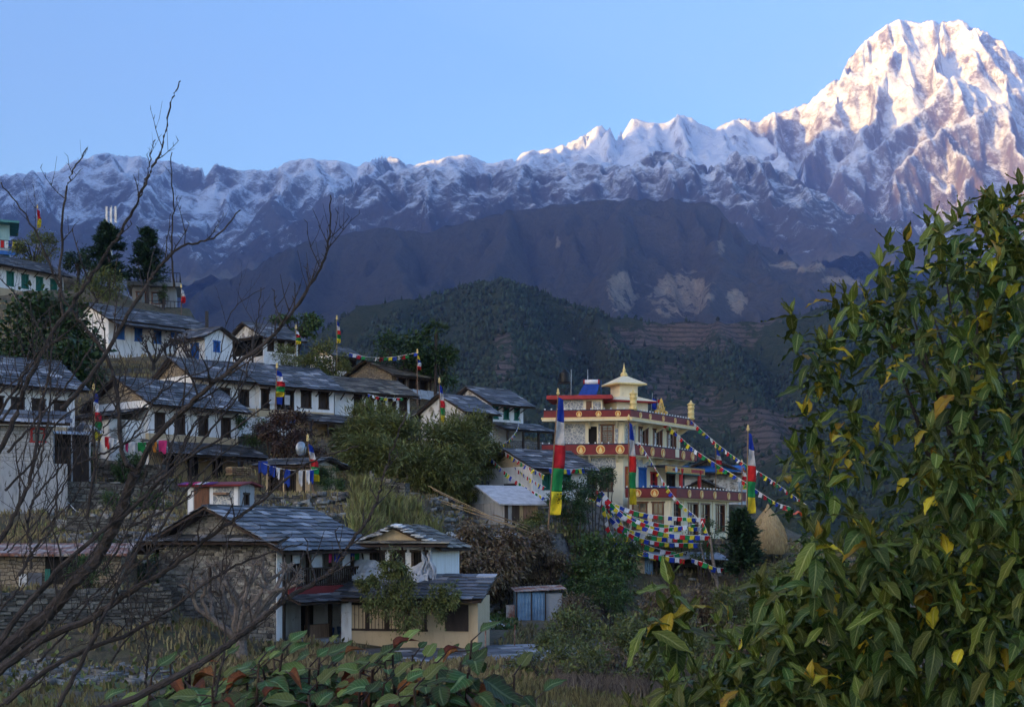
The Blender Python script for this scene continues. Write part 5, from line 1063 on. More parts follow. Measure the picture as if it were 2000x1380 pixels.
banner('faded prayer banner behind the veranda house', 578, 640, 672, 126, w=.4, order=['white','red','green','yellow'])
banner('small prayer banner at the end of the flag string by the round tree', 815, 688, 722, 119, w=.28, order=['yellow','blue','white','red'])
banner('white and red flag beside the railed terrace house', 354, 560, 592, 143, w=.4, order=['white','red'])
banner('little red and yellow flag over the hilltop bush', 73, 405, 445, 158, w=.4, order=['red','yellow'])
# ------------------------------------------------------------------ leaves and plants
def leaf_cloud(C, D, S, width=.42, fold=.18, seed=1, up=None, bend=.25):
    """one folded leaf (6 verts, 2 quads and tip) per row: C base, D direction, S length."""
    r_ = np.random.default_rng(seed); n = len(C); D = D/np.linalg.norm(D, axis=1, keepdims=True)
    up = np.array([0,0,1.0])+r_.normal(0, .45, (n,3)) if up is None else up
    Sd = np.cross(D, up); Sd /= np.linalg.norm(Sd, axis=1, keepdims=True)+1e-9; N = np.cross(Sd, D); S = S[:,None]
    mid = C+D*S*.5+N*S*bend*.15; tip = C+D*S-N*S*bend*.35
    a_ = C+D*S*.42+Sd*S*width*.5+N*S*fold*.5; b_ = C+D*S*.42-Sd*S*width*.5+N*S*fold*.5
    V = np.stack([C, a_, tip, b_, mid], 1).reshape(-1, 3); i = np.arange(n)*5
    return V, np.concatenate([np.stack([i, i+4, i+2, i+1], 1), np.stack([i, i+3, i+2, i+4], 1)])
def crown_points(n, rx, ry, rz, clumps=14, seed=1, spread=.33):
    r_ = np.random.default_rng(seed); k = r_.normal(0, 1, (clumps,3)); k /= np.linalg.norm(k, axis=1, keepdims=True); k *= r_.uniform(.35, .9, (clumps,1))**.6
    c = k[r_.integers(0, clumps, n)]; q = c+r_.normal(0, spread*.55, (n,3)); return q*np.array([rx, ry, rz]), q
_TM = {}
def foliage_mesh(key, n, leaf, mat, shape, seed, width=.45, droop=.2, clumps=14, spread=.33):
    if key not in _TM:
        pos, q = crown_points(n, *shape, clumps, seed, spread); r_ = np.random.default_rng(seed+5); D = q+r_.normal(0, .7, q.shape)+np.array([0,0,-droop]); S = leaf*r_.uniform(.6, 1.3, n)
        _TM[key] = np_mesh('foliage', *leaf_cloud(pos, D, S, width, seed=seed), mat)
    return _TM[key]
def tree(name, label, cat, px, py, Y, hgt, shape, n, leaf, mat, seed, trunk_r=.18, group=None, clumps=16, limbs=5, bark=None, width=.45, zc=None, spread=.33, loc=None):
    """crown centre is seen at (px, py); the trunk runs from the ground up into it."""
    c = loc or P(px, py, Y); g_ = gz(c.x, c.y); root = empty(name, (c.x, c.y, g_), 0, label, cat, group); cz = c.z-g_; r_ = random.Random(seed); B = MB()
    B.tube([(0,0,-.3), (r_.uniform(-.1,.1),0,cz*.4), (r_.uniform(-.2,.2),r_.uniform(-.2,.2),max(cz*.8,.3))], [trunk_r, trunk_r*.8, trunk_r*.5], 7)
    for k in range(limbs): a_ = 6.283*k/limbs+r_.random(); z0 = max(cz*.45, .1); B.tube([(0,0,z0), (math.cos(a_)*shape[0]*.4, math.sin(a_)*shape[1]*.4, cz), (math.cos(a_)*shape[0]*.75, math.sin(a_)*shape[1]*.75, cz+shape[2]*r_.uniform(.0,.5))], [trunk_r*.5, trunk_r*.3, trunk_r*.08], 5)
    B.build('trunk', bark or BARK, root); cr = link('crown', foliage_mesh((name, seed, n), n, leaf, mat, shape, seed, width, clumps=clumps, spread=spread), root); cr.location = (0, 0, cz); return root
def conifer(label, px, py0, py1, Y, w, seed, n=5200):
    t, b_ = P(px, py0, Y), P(px, py1, Y); g_ = gz(b_.x, b_.y); H = t.z-g_; root = empty('conifer_tree', (b_.x, b_.y, g_), 0, label, 'tree', 'dark evergreen trees'); r_ = np.random.default_rng(seed)
    MB().tube([(0,0,-.3),(0,0,H*.5),(.05,0,H*.97)], [.22,.14,.03], 6).build('trunk', BARK, root)
    nb = 90; z0 = max(b_.z-g_, H*.15); zb = z0+(H-z0)*r_.uniform(0, .96, nb)**.9; th = r_.uniform(0, 6.28, nb); ln = w*(1-((zb-z0)/(H-z0))**1.5*.85)*r_.uniform(.55, 1.1, nb)
    bi = r_.integers(0, nb, n); t_ = r_.uniform(.1, 1, n); rad = ln[bi]*t_; pos = np.stack([np.cos(th[bi])*rad, np.sin(th[bi])*rad, zb[bi]+rad*.35-.1*rad**2], 1)+r_.normal(0, .13, (n,3))
    D = np.stack([np.cos(th[bi]), np.sin(th[bi]), .5+0*t_], 1)+r_.normal(0, .5, (n,3)); link('crown', np_mesh('crown', *leaf_cloud(pos, D, .5*r_.uniform(.6, 1.2, n), .3, seed=seed), LF_CON), root)
conifer('broad dark conifer standing behind the antenna branches', 213, 437, 575, 146, 2.7, 3, 9000)
conifer('pointed dark conifer beside the railed terrace', 288, 448, 560, 148, 2.2, 4, 7000)
tree('broadleaf_tree', 'small round dark tree next to the broad conifer', 'tree', 153, 505, 150, 4, (1.5,1.3,1.4), 1500, .32, LF_CON, 11, group='dark evergreen trees')
tree('bush', 'olive hilltop bush below the little red and yellow flag', 'bush', 66, 480, 152, 4, (2.3,2,1.9), 2600, .3, LF_OLIVE, 12)
tree('broadleaf_tree', 'rounded dark green tree beside the palm', 'tree', 785, 690, 122, 5, (3.0,2.6,2.0), 5200, .34, LF_DARK, 13, clumps=24)
tree('broadleaf_tree', 'lower dark tree crown under the palm', 'tree', 862, 715, 121, 4, (1.5,1.5,1.6), 2200, .32, LF_DARK, 14)
tree('broadleaf_tree', 'flat-topped green tree behind the veranda house', 'tree', 582, 632, 134, 5, (2.4,2.0,1.0), 2600, .34, LF_MID, 15, clumps=12)
tree('creeper_mass', 'huge dark mound of large-leaved creeper above the white house', 'creeper', 75, 665, 112, 6, (4.2,3,3.6), 5200, .46, LF_DARK, 16, clumps=34, width=.75)
tree('creeper_mass', 'leafy creeper slope hanging beside the long white roof', 'creeper', 140, 720, 106, 4, (2.2,2,2.0), 2400, .42, LF_DARK, 17, clumps=16, width=.75)
tree('bush', 'olive bush under the tall conifers', 'bush', 190, 560, 138, 3, (2.4,2,1.8), 2600, .28, LF_OLIVE, 18)
tree('bush', 'small pale shrub on the railed terrace', 'bush', 319, 571, 149, 2, (.6,.6,.8), 600, .2, LF_MID, 19)
# palm
c = P(850, 645, 121); g_ = gz(c.x, c.y); root = empty('palm_tree', (c.x, c.y, g_), 0, 'fan palm rising above the round trees', 'palm tree'); MB().tube([(0,0,-.3),(.1,0,c.z-g_)], [.16,.12], 7).build('trunk', BARK, root); r_ = np.random.default_rng(2); Cs, Ds, Ss = [], [], []
for k in range(26):
    d = r_.normal(0, 1, 3); d[2] = abs(d[2])*.7-.1; d /= np.linalg.norm(d); tip = d*.55
    for j in range(11): e = d+r_.normal(0, .38, 3); Cs.append(tip); Ds.append(e); Ss.append(.75)
cr = link('crown', np_mesh('crown', *leaf_cloud(np.array(Cs), np.array(Ds), np.array(Ss), .09, bend=.6), LF_MID), root); cr.location = (.1, 0, c.z-g_)
# shrubs across the slope
def scatter_bush(spots, name, label, group, mat, leaf, n, variants=3, width=.42, seed=30, droop=.2, flat=.8):
    for k, (px, py, Y, r, *anc) in enumerate(spots):
        c = P(px, py, Y); v = k % variants; lab_k = label+' '+anc[0] if anc else label; me = foliage_mesh((name, mat.name, v), n, leaf, mat, (1,1,flat), seed+v, width, droop, 12, .36)
        g_ = gz(c.x, c.y); root = empty(name, (c.x, c.y, min(g_, c.z)), random.uniform(0, 6.28), lab_k, 'bush', group)
        cz = max(c.z-root.location.z, r*.35); B = MB()
        for j in range(4): a_ = j*1.57+random.random(); B.tube([(0,0,-.2),(math.cos(a_)*r*.3, math.sin(a_)*r*.3, cz*.6),(math.cos(a_)*r*.6, math.sin(a_)*r*.6, cz+r*.3)], [.05,.035,.01], 4)
        B.build('stems', BARK, root); cr = link('crown', me, root); cr.location = (0,0,cz); cr.scale = (r, r, r*random.uniform(.85,1.1))
scatter_bush([(720,850,96,2.3,'under the five brown windows'),(770,865,93,2.5,'between the row of houses and the ruined hut'),(820,870,92,2.4,'in the middle of the bamboo thicket'),(880,880,93,2.3,'under the rough stone gable'),(735,900,88,1.8,'above the ruined hut wall'),(800,915,87,2.2,'growing down towards the tall grass'),(860,925,87,2.0,'above the leaning bamboo poles'),(905,850,97,1.7,'against the rough whitewashed stone house'),(925,900,94,1.9,'where the prayer flag lines begin'),(700,870,95,1.6,'next to the lower porch of the row'),(890,950,88,1.6,'beside the ochre-gabled low house')], 'bamboo_clump', 'feathery olive bamboo clump', 'bamboo clumps', LF_OLIVE, .24, 4600, width=.15)
scatter_bush([(560,845,93,1.7,'under the hanging laundry of the row'),(590,870,90,1.3,'above the satellite dish'),(530,835,95,1.2,'at the end of the laundry house porch')], 'bush', 'reddish bare-twigged shrub', 'russet shrubs', LF_RED, .16, 2600)
scatter_bush([(1180,1105,82,1.9,'standing alone between the two tin sheds'),(1150,1130,80,1.5,'beside the blue tin shed'),(1215,1085,83,1.2,'touching the open tin shed'),(1190,1160,78,1.3,'low on the bank behind the blue tin shed')], 'bush', 'rounded green shrub', 'green garden shrubs', LF_MID, .14, 3200)
scatter_bush([(920,1070,79,1.7,'behind the tall grass'),(960,1085,79,1.8,'below the rubble heap'),(1000,1080,80,1.6,'under the pile of bamboo poles'),(890,1100,77,1.5,'above the porch of the derelict house'),(940,1125,77,1.7,'over the vegetable patch'),(985,1130,78,1.4,'above the blue tin shed roof'),(1050,1065,82,1.1,'at the foot of the tallest banner'),(1070,1110,81,1.3,'beside the rounded green shrub')], 'bush', 'dry brown tangle of vines', 'dry vine tangles', LF_DRY, .16, 3000, droop=.9)
scatter_bush([(1110,970,85,1.2,'at the foot of the tallest banner'),(1160,945,88,1.1,'in front of the monastery windows'),(1130,1000,85,.9,'over the yard wall'),(1185,930,90,.8,'against the monastery corner')], 'small_tree', 'dark leafy garden tree', 'garden trees', LF_DARK, .17, 1700)
scatter_bush([(1385,1035,90,.7,'hung with flag strings by the lower windows'),(1370,1075,89,.8,'at the edge of the open tin shed roof')], 'small_tree', 'light green young tree', 'garden trees', LF_MID, .2, 900)
scatter_bush([(1100,1030,86,1.3,'behind the yard wall under the banner'),(1060,1040,85,1.1,'beside the tarpaulin shed'),(1140,1060,86,1.2,'at the start of the flag swags'),(1030,1055,83,1.0,'on the edge of the rubble heap'),(1330,1065,91,.9,'below the flag swags at the lower terrace'),(1290,1062,92,.8,'in the hedge under the lower windows')], 'bush', 'low olive shrub', 'yard shrubs', LF_OLIVE, .15, 2200)
scatter_bush([(640,700,118,1.6,'below the veranda house'),(610,715,117,1.4,'beside the blue-doored house'),(655,725,117,1.2,'under the flag string pole'),(560,700,122,1.2,'behind the whitewashed house')], 'bush', 'grey-green thicket', 'upper thickets', LF_OLIVE, .18, 2000)
scatter_bush([(1110,1240,62,1.3,'beside the garden kerb'),(1180,1270,60,1.4,'below the blue tin shed'),(1100,1290,56,1.0,'at the corner of the paved terrace'),(1240,1250,62,1.4,'in the middle of the ravine bank'),(1330,1230,64,1.5,'below the open tin shed'),(1060,1300,50,1.0,'under the terrace edge wall'),(1160,1330,48,1.2,'among the dead stalks'),(1250,1330,47,1.2,'behind the young sapling'),(1420,1190,70,1.3,'below the feathery pine'),(1350,1300,52,1.3,'beside the young sapling'),(1500,1150,76,1.4,'at the foot of the straw stack'),(1560,1120,80,1.5,'behind the glossy shrub')], 'bush', 'dull green scrub', 'ravine scrub', LF_OLIVE, .15, 2600)
scatter_bush([(1290,1190,70,1.2,'below the open tin shed'),(1380,1180,74,1.2,'under the leaning grey trunk'),(1220,1300,54,1.0,'among the dead stalks'),(1120,1195,72,1.0,'behind the blue tin shed'),(1450,1270,58,1.4,'below the feathery pine')], 'bush', 'brown withered scrub', 'withered scrub', LF_DRY, .14, 2400)
scatter_bush([(250,915,86,1.0,'under the laundry line'),(180,905,88,1.1,'beside the open lean-to'),(230,985,79,.9,'on the upper stone terrace'),(300,1000,78,1.0,'beside the small grey shed'),(190,1070,66,.8,'behind the rusty-roofed shed'),(290,1110,62,1.1,'beside the stone house gable'),(170,1115,54.6,.8,'on the doorway of the rusty-roofed shed'),(640,930,83,.8,'beside the low slate-roofed house'),(490,840,98,1.2,'at the end of the laundry house'),(660,960,80,.7,'on the mossy terrace wall')], 'bush', 'creeper and weeds', 'terrace weeds', LF_MID, .16, 1700)
conifer('young feathery pine beside the straw stack', 1448, 998, 1120, 88, 1.25, 21, 3800)
# creepers on the derelict house
for px, py, r, lab in ((745,1150,.75,'creeper hanging over the porch roof of the derelict house'),(792,1185,.8,'thick creeper curtain in the porch of the derelict house'),(850,1190,.55,'narrow creeper curtain by the plank window'),(770,1110,.6,'creeper climbing the torn plastic sheet'),(718,1138,.5,'sparse creeper at the white pier of the derelict house'),(770,1142,.9,'broad creeper mat lying over the porch slates'),(880,1160,.4,'small creeper at the end of the porch roof')):
    c = P(px, py, 58.6); root = empty('creeper', c, 0, lab, 'creeper', 'creepers on the derelict house'); m_ = foliage_mesh(('creep', round(r*100)), 1500, .13, LF_OLIVE, (r, .35, r*1.5 if py > 1140 else r*.6), int(r*100), .5, .9); link('foliage', m_, root)
# tall grass and ground cover
def grass(name, label, regions, n, hgt, mat, seed, width=.02):
    r_ = np.random.default_rng(seed); V, Q = [], []
    px, py_, Yd = [], [], []
    for (x0, x1, Y0, Y1, wgt) in regions: k = int(n*wgt); px.append(r_.uniform(x0, x1, k)); Yd.append(r_.uniform(Y0, Y1, k))
    px, Yd = np.concatenate(px), np.concatenate(Yd); x = (px-1000)/F*Yd; kp = off_pads(x, Yd) & ~((px < 345) & (Yd > 28) & (Yd < 51) & (r_.random(len(x)) < .85)); x, Yd = x[kp], Yd[kp]; z = ground_z(x, Yd); m_ = len(x)
    for j in range(3):
        a_ = r_.uniform(0, 6.28, m_); l = hgt*r_.uniform(.5, 1.2, m_); ln = r_.uniform(.1, .6, m_)*l; bx, by = x+r_.normal(0,.12,m_), Yd+r_.normal(0,.12,m_); w_ = width*r_.uniform(.6, 1.6, m_)
        d = np.stack([np.cos(a_), np.sin(a_)], 1); b0 = np.stack([bx-w_, by, z-.05], 1); b1 = np.stack([bx+w_, by, z-.05], 1); m1 = np.stack([bx+d[:,0]*ln*.35+w_*.8, by+d[:,1]*ln*.35, z+l*.65], 1); m0 = m1-np.stack([w_*1.6, 0*w_, 0*w_], 1); t = np.stack([bx+d[:,0]*ln, by+d[:,1]*ln, z+l*.92], 1)
        V.append(np.stack([b0, b1, m1, t, m0], 1).reshape(-1, 3))
    V = np.concatenate(V); i = np.arange(len(V)//5)*5; o = link(name, np_mesh(name, V, np.stack([i, i+1, i+2, i+3, i+4], 1), mat)); tag(o, label, 'grass', kind='stuff')
grass('tall_grass', 'tall yellow-green grass on the bank behind the derelict house', [(690,900,72,80,1)], 2000, 1.25, LF_GRASS, 3, .03)
grass('dry_grass', 'short dry grass over the village slope', [(-50,1700,46,100,.75),(0,1050,100,135,.25)], 26000, .32, pm('dry_blades', (.25,.19,.10), (.13,.11,.05), 2, .8, 0, rand='island', rv=.5), 4, .025)
grass('dry_stalks', 'grey-brown dead stalks in the ravine', [(1090,1340,44,54,1)], 1500, .6, pm('dead_stalks', (.15,.12,.10), (.09,.07,.055), 2, .9, 0, rand='island', rv=.5), 5, .015)
grass('near_grass', 'rough grass on the bank in front of the village', [(-100,2100,11,24,.45),(-100,2100,24,46,.55)], 22000, .34, pm('bank_blades', (.17,.14,.065), (.09,.085,.035), 2, .8, 0, rand='island', rv=.5), 14, .016)
rg = np.random.default_rng(8); npx = rg.uniform(-50, 1750, 26000); nY = np.where(rg.random(26000) < .3, rg.uniform(14, 44, 26000), rg.uniform(44, 100, 26000)); nx_ = (npx-1000)/F*nY; kz = (fbm(nx_/4, nY/4, 3, 61) > .47) & off_pads(nx_, nY); nx_, nY = nx_[kz], nY[kz]; C = np.stack([nx_, nY, ground_z(nx_, nY)+.03], 1)
o = link('ground_cover', np_mesh('ground_cover', *leaf_cloud(C, rg.normal(0, 1, C.shape)+np.array([0,0,.9]), .26*rg.uniform(.5, 1.4, len(C)), .55, seed=9), LF_OLIVE)); tag(o, 'low weeds and leaves covering the village slope', 'ground cover', kind='stuff')
C = np.array([[*P(rg.uniform(905,1010), 1212, rg.uniform(68, 78))] for k in range(900)]); C[:,2] = ground_z(C[:,0], C[:,1]); o = link('vegetables', np_mesh('vegetables', *leaf_cloud(C, rg.normal(0, .6, C.shape)+np.array([0,0,1]), .3*rg.uniform(.6, 1.3, len(C)), .6, seed=4), LF_MID)); tag(o, 'green vegetable patch beside the blue tin shed', 'vegetables', kind='stuff')
# ------------------------------------------------------------------ knobbly pollarded trees
def pollard(label, px, py, Y, H, seed, spread=1.0, n0=5, r0=.22):
    c = P(px, py, Y); g_ = min(gz(c.x, c.y), c.z); root = empty('pollarded_tree', (c.x, c.y, g_-.05), 0, label, 'tree', 'bare knobbly pollarded trees'); r_ = random.Random(seed); B = MB(); T_ = MB()
    def grow(p, d, l, r, lev):
        pts, rad = [p], [r]
        for k in range(4): d = (d+Vector((r_.uniform(-.35,.35), r_.uniform(-.35,.35), r_.uniform(-.1,.3)))).normalized(); p = p+d*l/4; pts.append(p); rad.append(r*(1-.1*(k+1))*(1.25 if k == 3 else 1))
        B.tube(pts, rad, 6)
        if lev == 0 or r_.random() < .15:
            for k in range(11): e = (d*.5+Vector((r_.gauss(0,1), r_.gauss(0,1), r_.gauss(0,.8)))).normalized(); q = p+e*r*.5; T_.tube([q, q+e*l*.16, q+e*l*.3+Vector((0,0,.04))], [r*.42, r*.34, r*.16], 4)
            return
        for k in range(2+(r_.random() < .45)): grow(p, (d+Vector((r_.uniform(-1,1)*spread, r_.uniform(-1,1)*spread, r_.uniform(-.2,.6)))).normalized(), l*r_.uniform(.6,.9), r*.66, lev-1)
    B.tube([(0,0,-.4),(0,0,H*.22)], [r0*1.4, r0], 8)
    for k in range(n0): a_ = 6.283*k/n0; grow(Vector((0,0,H*.2)), Vector((math.cos(a_)*spread, math.sin(a_)*spread, .8)).normalized(), H*.36, r0*.72, 2)
    B.build('trunk', BARKL if Y < 80 else BARK, root); T_.build('shoots', BARKL if Y < 80 else BARK, root)['kind'] = 'stuff'
pollard('large knobbly bare tree in front of the stone house gable', 470, 1262, 53, 3.9, 4, 1.1, 6)
pollard('bare knobbly tree against the sky beside the veranda house', 462, 648, 124, 2.2, 6, .9, 3, .12)
for k, (px, py, Y, lab) in enumerate(((330,690,119,'brown tangled bare tree before the blue-windowed long house'),(372,700,117,'brown tangled bare tree at the small whitewashed house'),(300,720,116,'brown tangled bare tree just above the ochre gable of the row'))): pollard(lab, px, py, Y, 3.0, 10+k, 1.1, 5, .13)
# ------------------------------------------------------------------ small things of the village
hs = P(1500, 1072, 92); o = MB().lathe([(1.05,-.3),(1.15,.3),(1.12,.9),(.95,1.5),(.6,2.1),(.25,2.5),(.1,2.72),(.08,2.85),(.0,2.9)], (0,0,0), 26)
rr = random.Random(3); o.v = [(x*(1+rr.uniform(-.04,.04)), y*(1+rr.uniform(-.04,.04)), z+rr.uniform(-.03,.03)) for x, y, z in o.v]; hs = empty('haystack', (hs.x, hs.y, hs.z), 0, 'pale conical straw stack beside the feathery pine', 'haystack'); o.build('straw_body', HAY, hs, True)
r_ = np.random.default_rng(6); n = 2600; th = r_.uniform(0, 6.28, n); zz = r_.uniform(0, 2.6, n); rad = np.interp(zz, [0,.3,.9,1.5,2.1,2.5,2.72], [1.1,1.15,1.12,.95,.6,.25,.1])
C = np.stack([np.cos(th)*rad, np.sin(th)*rad, zz], 1); D = np.stack([np.cos(th)*.35, np.sin(th)*.35, -1+0*th], 1)+r_.normal(0, .15, (n,3)); q = link('straw_ends', np_mesh('straw', *leaf_cloud(C, D, .35*r_.uniform(.5,1.3,n), .06, seed=2), pm('straw_blade', (.55,.41,.22), (.40,.28,.14), 3, .9, 0, rand='island', rv=.3)), hs); q['kind'] = 'stuff'
o = cloth_sheet(lambda u, v: (u*1.6, v*1.0, .25*math.sin(u*5)*math.sin(v*4)+.15*math.sin(u*11)), 12, 8, 'tarpaulin', pm('orange_tarp', (.75,.13,.03), (.6,.08,.02), 3, .5)); o.location = P(1530, 1003, 100); tag(o, 'crumpled orange-red tarpaulin behind the straw stack', 'tarpaulin')
d = empty('satellite_dish', P(588, 890, 82.5), R(35), 'white satellite dish on the low slate roof', 'satellite dish'); B = MB(); n = 18
for j in range(5):
    for i in range(n): q = j/4; B.v.append((.34*q*math.cos(6.283*i/n), -.10+.12*q*q, .42+.42*q*math.sin(6.283*i/n)))
for j in range(4):
    for i in range(n): B.f.append((j*n+i, j*n+(i+1)%n, (j+1)*n+(i+1)%n, (j+1)*n+i))
B.build('reflector', METAL, d, True).modifiers.new('t', 'SOLIDIFY').thickness = .02; B = MB(); B.bar((0,.05,0), (0,-.05,.4), .03); B.bar((0,0,.05), (0,-.5,.4), .015); B.build('mount', METAL, d)
def washing(label, A_, B_, items):
    A_, B_ = P(*A_), P(*B_); root = empty('washing_line', A_, 0, label, 'washing line'); L_ = smooth_line([A_, B_], 16); MB().tube([p-A_ for p in L_], .012, 4).build('line', WPAINT, root)
    for t, c_, w_, hh in items:
        p = L_[min(15, int(t*16))]-A_; dx = (B_-A_).normalized()*w_
        cloth_sheet(lambda u, v: (p.x+dx.x*u, p.y+dx.y*u-.08*math.sin(u*5+v*4), p.z-hh*v*(1-.15*math.sin(u*6.3))-.02), 5, 5, 'garment', FLAG[c_], root)
washing('line of coloured laundry under the white house', (205,852,88.5), (335,853,87), [(.02,'red',.35,.7),(.12,'white',.35,.75),(.21,'white',.5,.6),(.37,'pink',.2,.6),(.43,'white',.4,.9),(.55,'green',.55,.6),(.69,'orange',.45,.6),(.83,'pink',.55,.75)])
washing('line of dark and white laundry beside the low house', (505,900,82), (620,915,80.5), [(.02,'blue',.6,.7),(.2,'blue',.4,.6),(.33,'white',.2,.6),(.45,'blue',.4,.9),(.72,'white',.25,.8),(.82,'white',.25,.7),(.9,'blue',.25,.7)])
o = cloth_sheet(lambda u, v: (u*1.9, v*1.2, .45*math.sin(u*3.14)*(1-.3*v)+.12*math.sin(u*14+v*7)), 14, 8, 'tarpaulin', PLASTIC); o.location = P(128, 842, 84); tag(o, 'white and blue tarpaulin draped beside the block building', 'tarpaulin')
c = P(105, 905, 82.5); lt = empty('lean_to_shed', (c.x, c.y, c.z), R(15), 'open black-shadowed lean-to beside the block building', 'shed'); MB().box(.0,2.0,.8,.9,-1,1.9).build('shaded_back_wall', DARK, lt); MB().slab((-.1,-.2,1.75),(2.1,-.2,1.7),(2.1,1,1.95),(-.1,1,1.95),.04).build('roof', TIN, lt)  # near-black back wall: the lean-to's inner shade put into its colour
for x in (0, 1.0, 2.0): MB().box(x-.05,x+.05,-.1,0,-1,1.75).build('post', CONC, lt)
MB().box(.02,1.98,.3,.8,-1,1.0).build('firewood', WOOD, lt)
a_ = P(108, 948, 82); b_ = P(345, 1052, 66); o = MB().tube([p-a_ for p in smooth_line([a_, b_], 16)], .018, 4).build('cable', WPAINT); o.location = a_; tag(o, 'white cable slung from the block building down to the stone house', 'cable')
a_ = P(118, 530, 140); b_ = P(404, 628, 121); o = MB().tube([p-a_ for p in smooth_line([a_, b_], 16)], .02, 4).build('cable', BLACKM); o.location = a_; tag(o, 'black cable sagging between the green-shuttered house and the stove pipe', 'cable')
wp = empty('woodpile', P(455, 925, 88), R(50), 'stack of split firewood under the porch of the laundry house', 'woodpile'); rw_ = random.Random(4)
for k in range(40): x_, z_ = (k % 10)*.16+rw_.uniform(-.03,.03), (k//10)*.13; MB().tube([(x_,0,z_),(x_+rw_.uniform(-.03,.03),.6,z_+rw_.uniform(-.02,.02))], rw_.uniform(.05,.075), 6).build('log', LWOOD, wp)
# tin sheds
c = P(1010, 1207, 75); ts = empty('tin_shed', c, R(8), 'blue corrugated tin shed by the vegetable patch', 'shed', 'small sheds'); MB().box(0,1.5,0,1.4,-.5,1.35).build('front_sheet', TINB, ts); MB().box(1.5,2.4,.05,1.4,-.5,1.3).build('side_sheet', CONC, ts); MB().slab((-.15,-.25,1.42),(2.6,-.25,1.55),(2.6,1.6,1.7),(-.15,1.6,1.6),.03).build('roof', RUST, ts)
for x in (-.02, .75, 1.5): MB().box(x-.03,x+.03,-.05,0,-.5,1.4).build('post', WOOD, ts)
MB().box(-.7,-.25,-.9,-.85,-.2,.75).build('rusty_sheet', RUST, ts)
c = P(1237, 1133, 90); ts = empty('tin_shed', c, R(14), 'open tin-roofed shed under the swags of prayer flags', 'shed', 'small sheds'); MB().slab((-.3,-.5,1.55),(6.2,-.8,1.3),(6.3,2.2,1.95),(-.2,2.2,2.0),.04).build('roof', TIN, ts); MB().box(0,.75,0,.05,-.5,1.5).build('mud_panel', OCHRE, ts); MB().box(.75,1.3,-.02,.04,-.5,1.5).build('tin_panel', TINB, ts); MB().box(2.1,2.4,-.02,.04,-.5,1.35).build('tin_panel', TINB, ts); MB().box(0,6,1.9,2.0,-.5,1.8).build('shaded_back_wall', DARK, ts); MB().box(2.6,4.1,.5,1.3,-.5,.4).build('mud_bench', OCHRE, ts)  # back wall painted near-black for the shade under the roof
for x in (.0, 1.4, 2.5, 4.2, 5.9): MB().box(x-.05,x+.05,-.4,-.3,-.6,1.45).build('post', WOOD, ts)
B = MB(); ph = [(1388,1050,88.5),(1392,1090,88.3),(1400,1135,88),(1408,1180,87.5),(1425,1230,87)]; pp = [P(*q) for q in ph][::-1]; gt = empty('bare_tree', pp[0], 0, 'leaning grey trunk beside the open tin shed', 'tree'); B.tube([p-pp[0] for p in pp], [.17,.14,.12,.1,.06], 7); B.tube([pp[2]-pp[0], P(1375,1095,88)-pp[0], P(1368,1060,88)-pp[0]], [.08,.05,.03], 5); B.build('trunk', BARKL, gt)
# bamboo poles, debris
for k in range(11):
    A_, B_ = ((836+k*9, 948+k*13-(k%2)*6, 80.5+k*.3), (958+k*16, 1008+k*5+(k%2)*7, 78.5)) if k < 4 else ((962+(k-4)*7, 1008+(k-4)*5-(k%3)*4, 78.2+.2*k), (1022+(k*29%17), 1028+(k-4)*4, 80))
    a_, b_ = P(*A_), P(*B_); o = MB().tube([(0,0,0), b_-a_], [.026, .02], 6).build('bamboo_pole', LWOOD); o.location = a_; tag(o, 'long pale bamboo pole leaning across the rubble heap' if k < 4 else 'bamboo pole lying in the pile below the tarpaulin shed', 'pole', 'bamboo poles leaning' if k < 4 else 'bamboo poles in the pile')
for k, (px, py, Y, s, m_, lab) in enumerate(((990,1008,82.5,.8,PLASTIC,'heap of white plastic sacks beside the tarpaulin shed'),(1040,1022,82,.7,TARP,'pale crumpled sheet on the rubble heap'),(880,1000,81,.8,STONEW,'pile of loose slates behind the bamboo poles'),(940,1222,70,1.1,PLASTIC,'low plastic-covered tunnel in the vegetable patch'),(930,975,83,.6,PLASTIC,'small grey bundle under the leaning poles'))):
    c = onground(px, Y, -.05); rr = random.Random(k); B = MB(); nn = 18
    for j in range(7):
        for i in range(nn): f_ = 1-(j/6)**1.4*.97; q = rr.uniform(.72, 1.25)*(1+.25*math.sin(i*2.1+k)); B.v.append((s*f_*math.cos(6.283*i/nn)*q*1.3, s*f_*math.sin(6.283*i/nn)*q, s*.55*(j/6)*rr.uniform(.75,1.25)-.1))
    for j in range(6):
        for i in range(nn): B.f.append((j*nn+i, j*nn+(i+1)%nn, (j+1)*nn+(i+1)%nn, (j+1)*nn+i))
    o = B.build('tarpaulin_heap' if m_ is not STONEW else 'slate_pile', m_, None, False); o.location = c; tag(o, lab, 'heap')
for px, py, Y, mt, lab in ((890,1240,60,BLUEP,'blue bucket beside the corner of the derelict house'),(877,1236,60.2,pm('orange_paint2', (.6,.18,.03)),'orange container beside the blue bucket'),(572,828,100,BLUEP,'blue drum on the lower porch of the row')):
    o = MB().lathe([(.0,0),(.15,0),(.19,.36),(.17,.37),(.14,.05)], (0,0,0), 12).build('bucket', mt); o.location = P(px, py, Y); tag(o, lab, 'bucket')
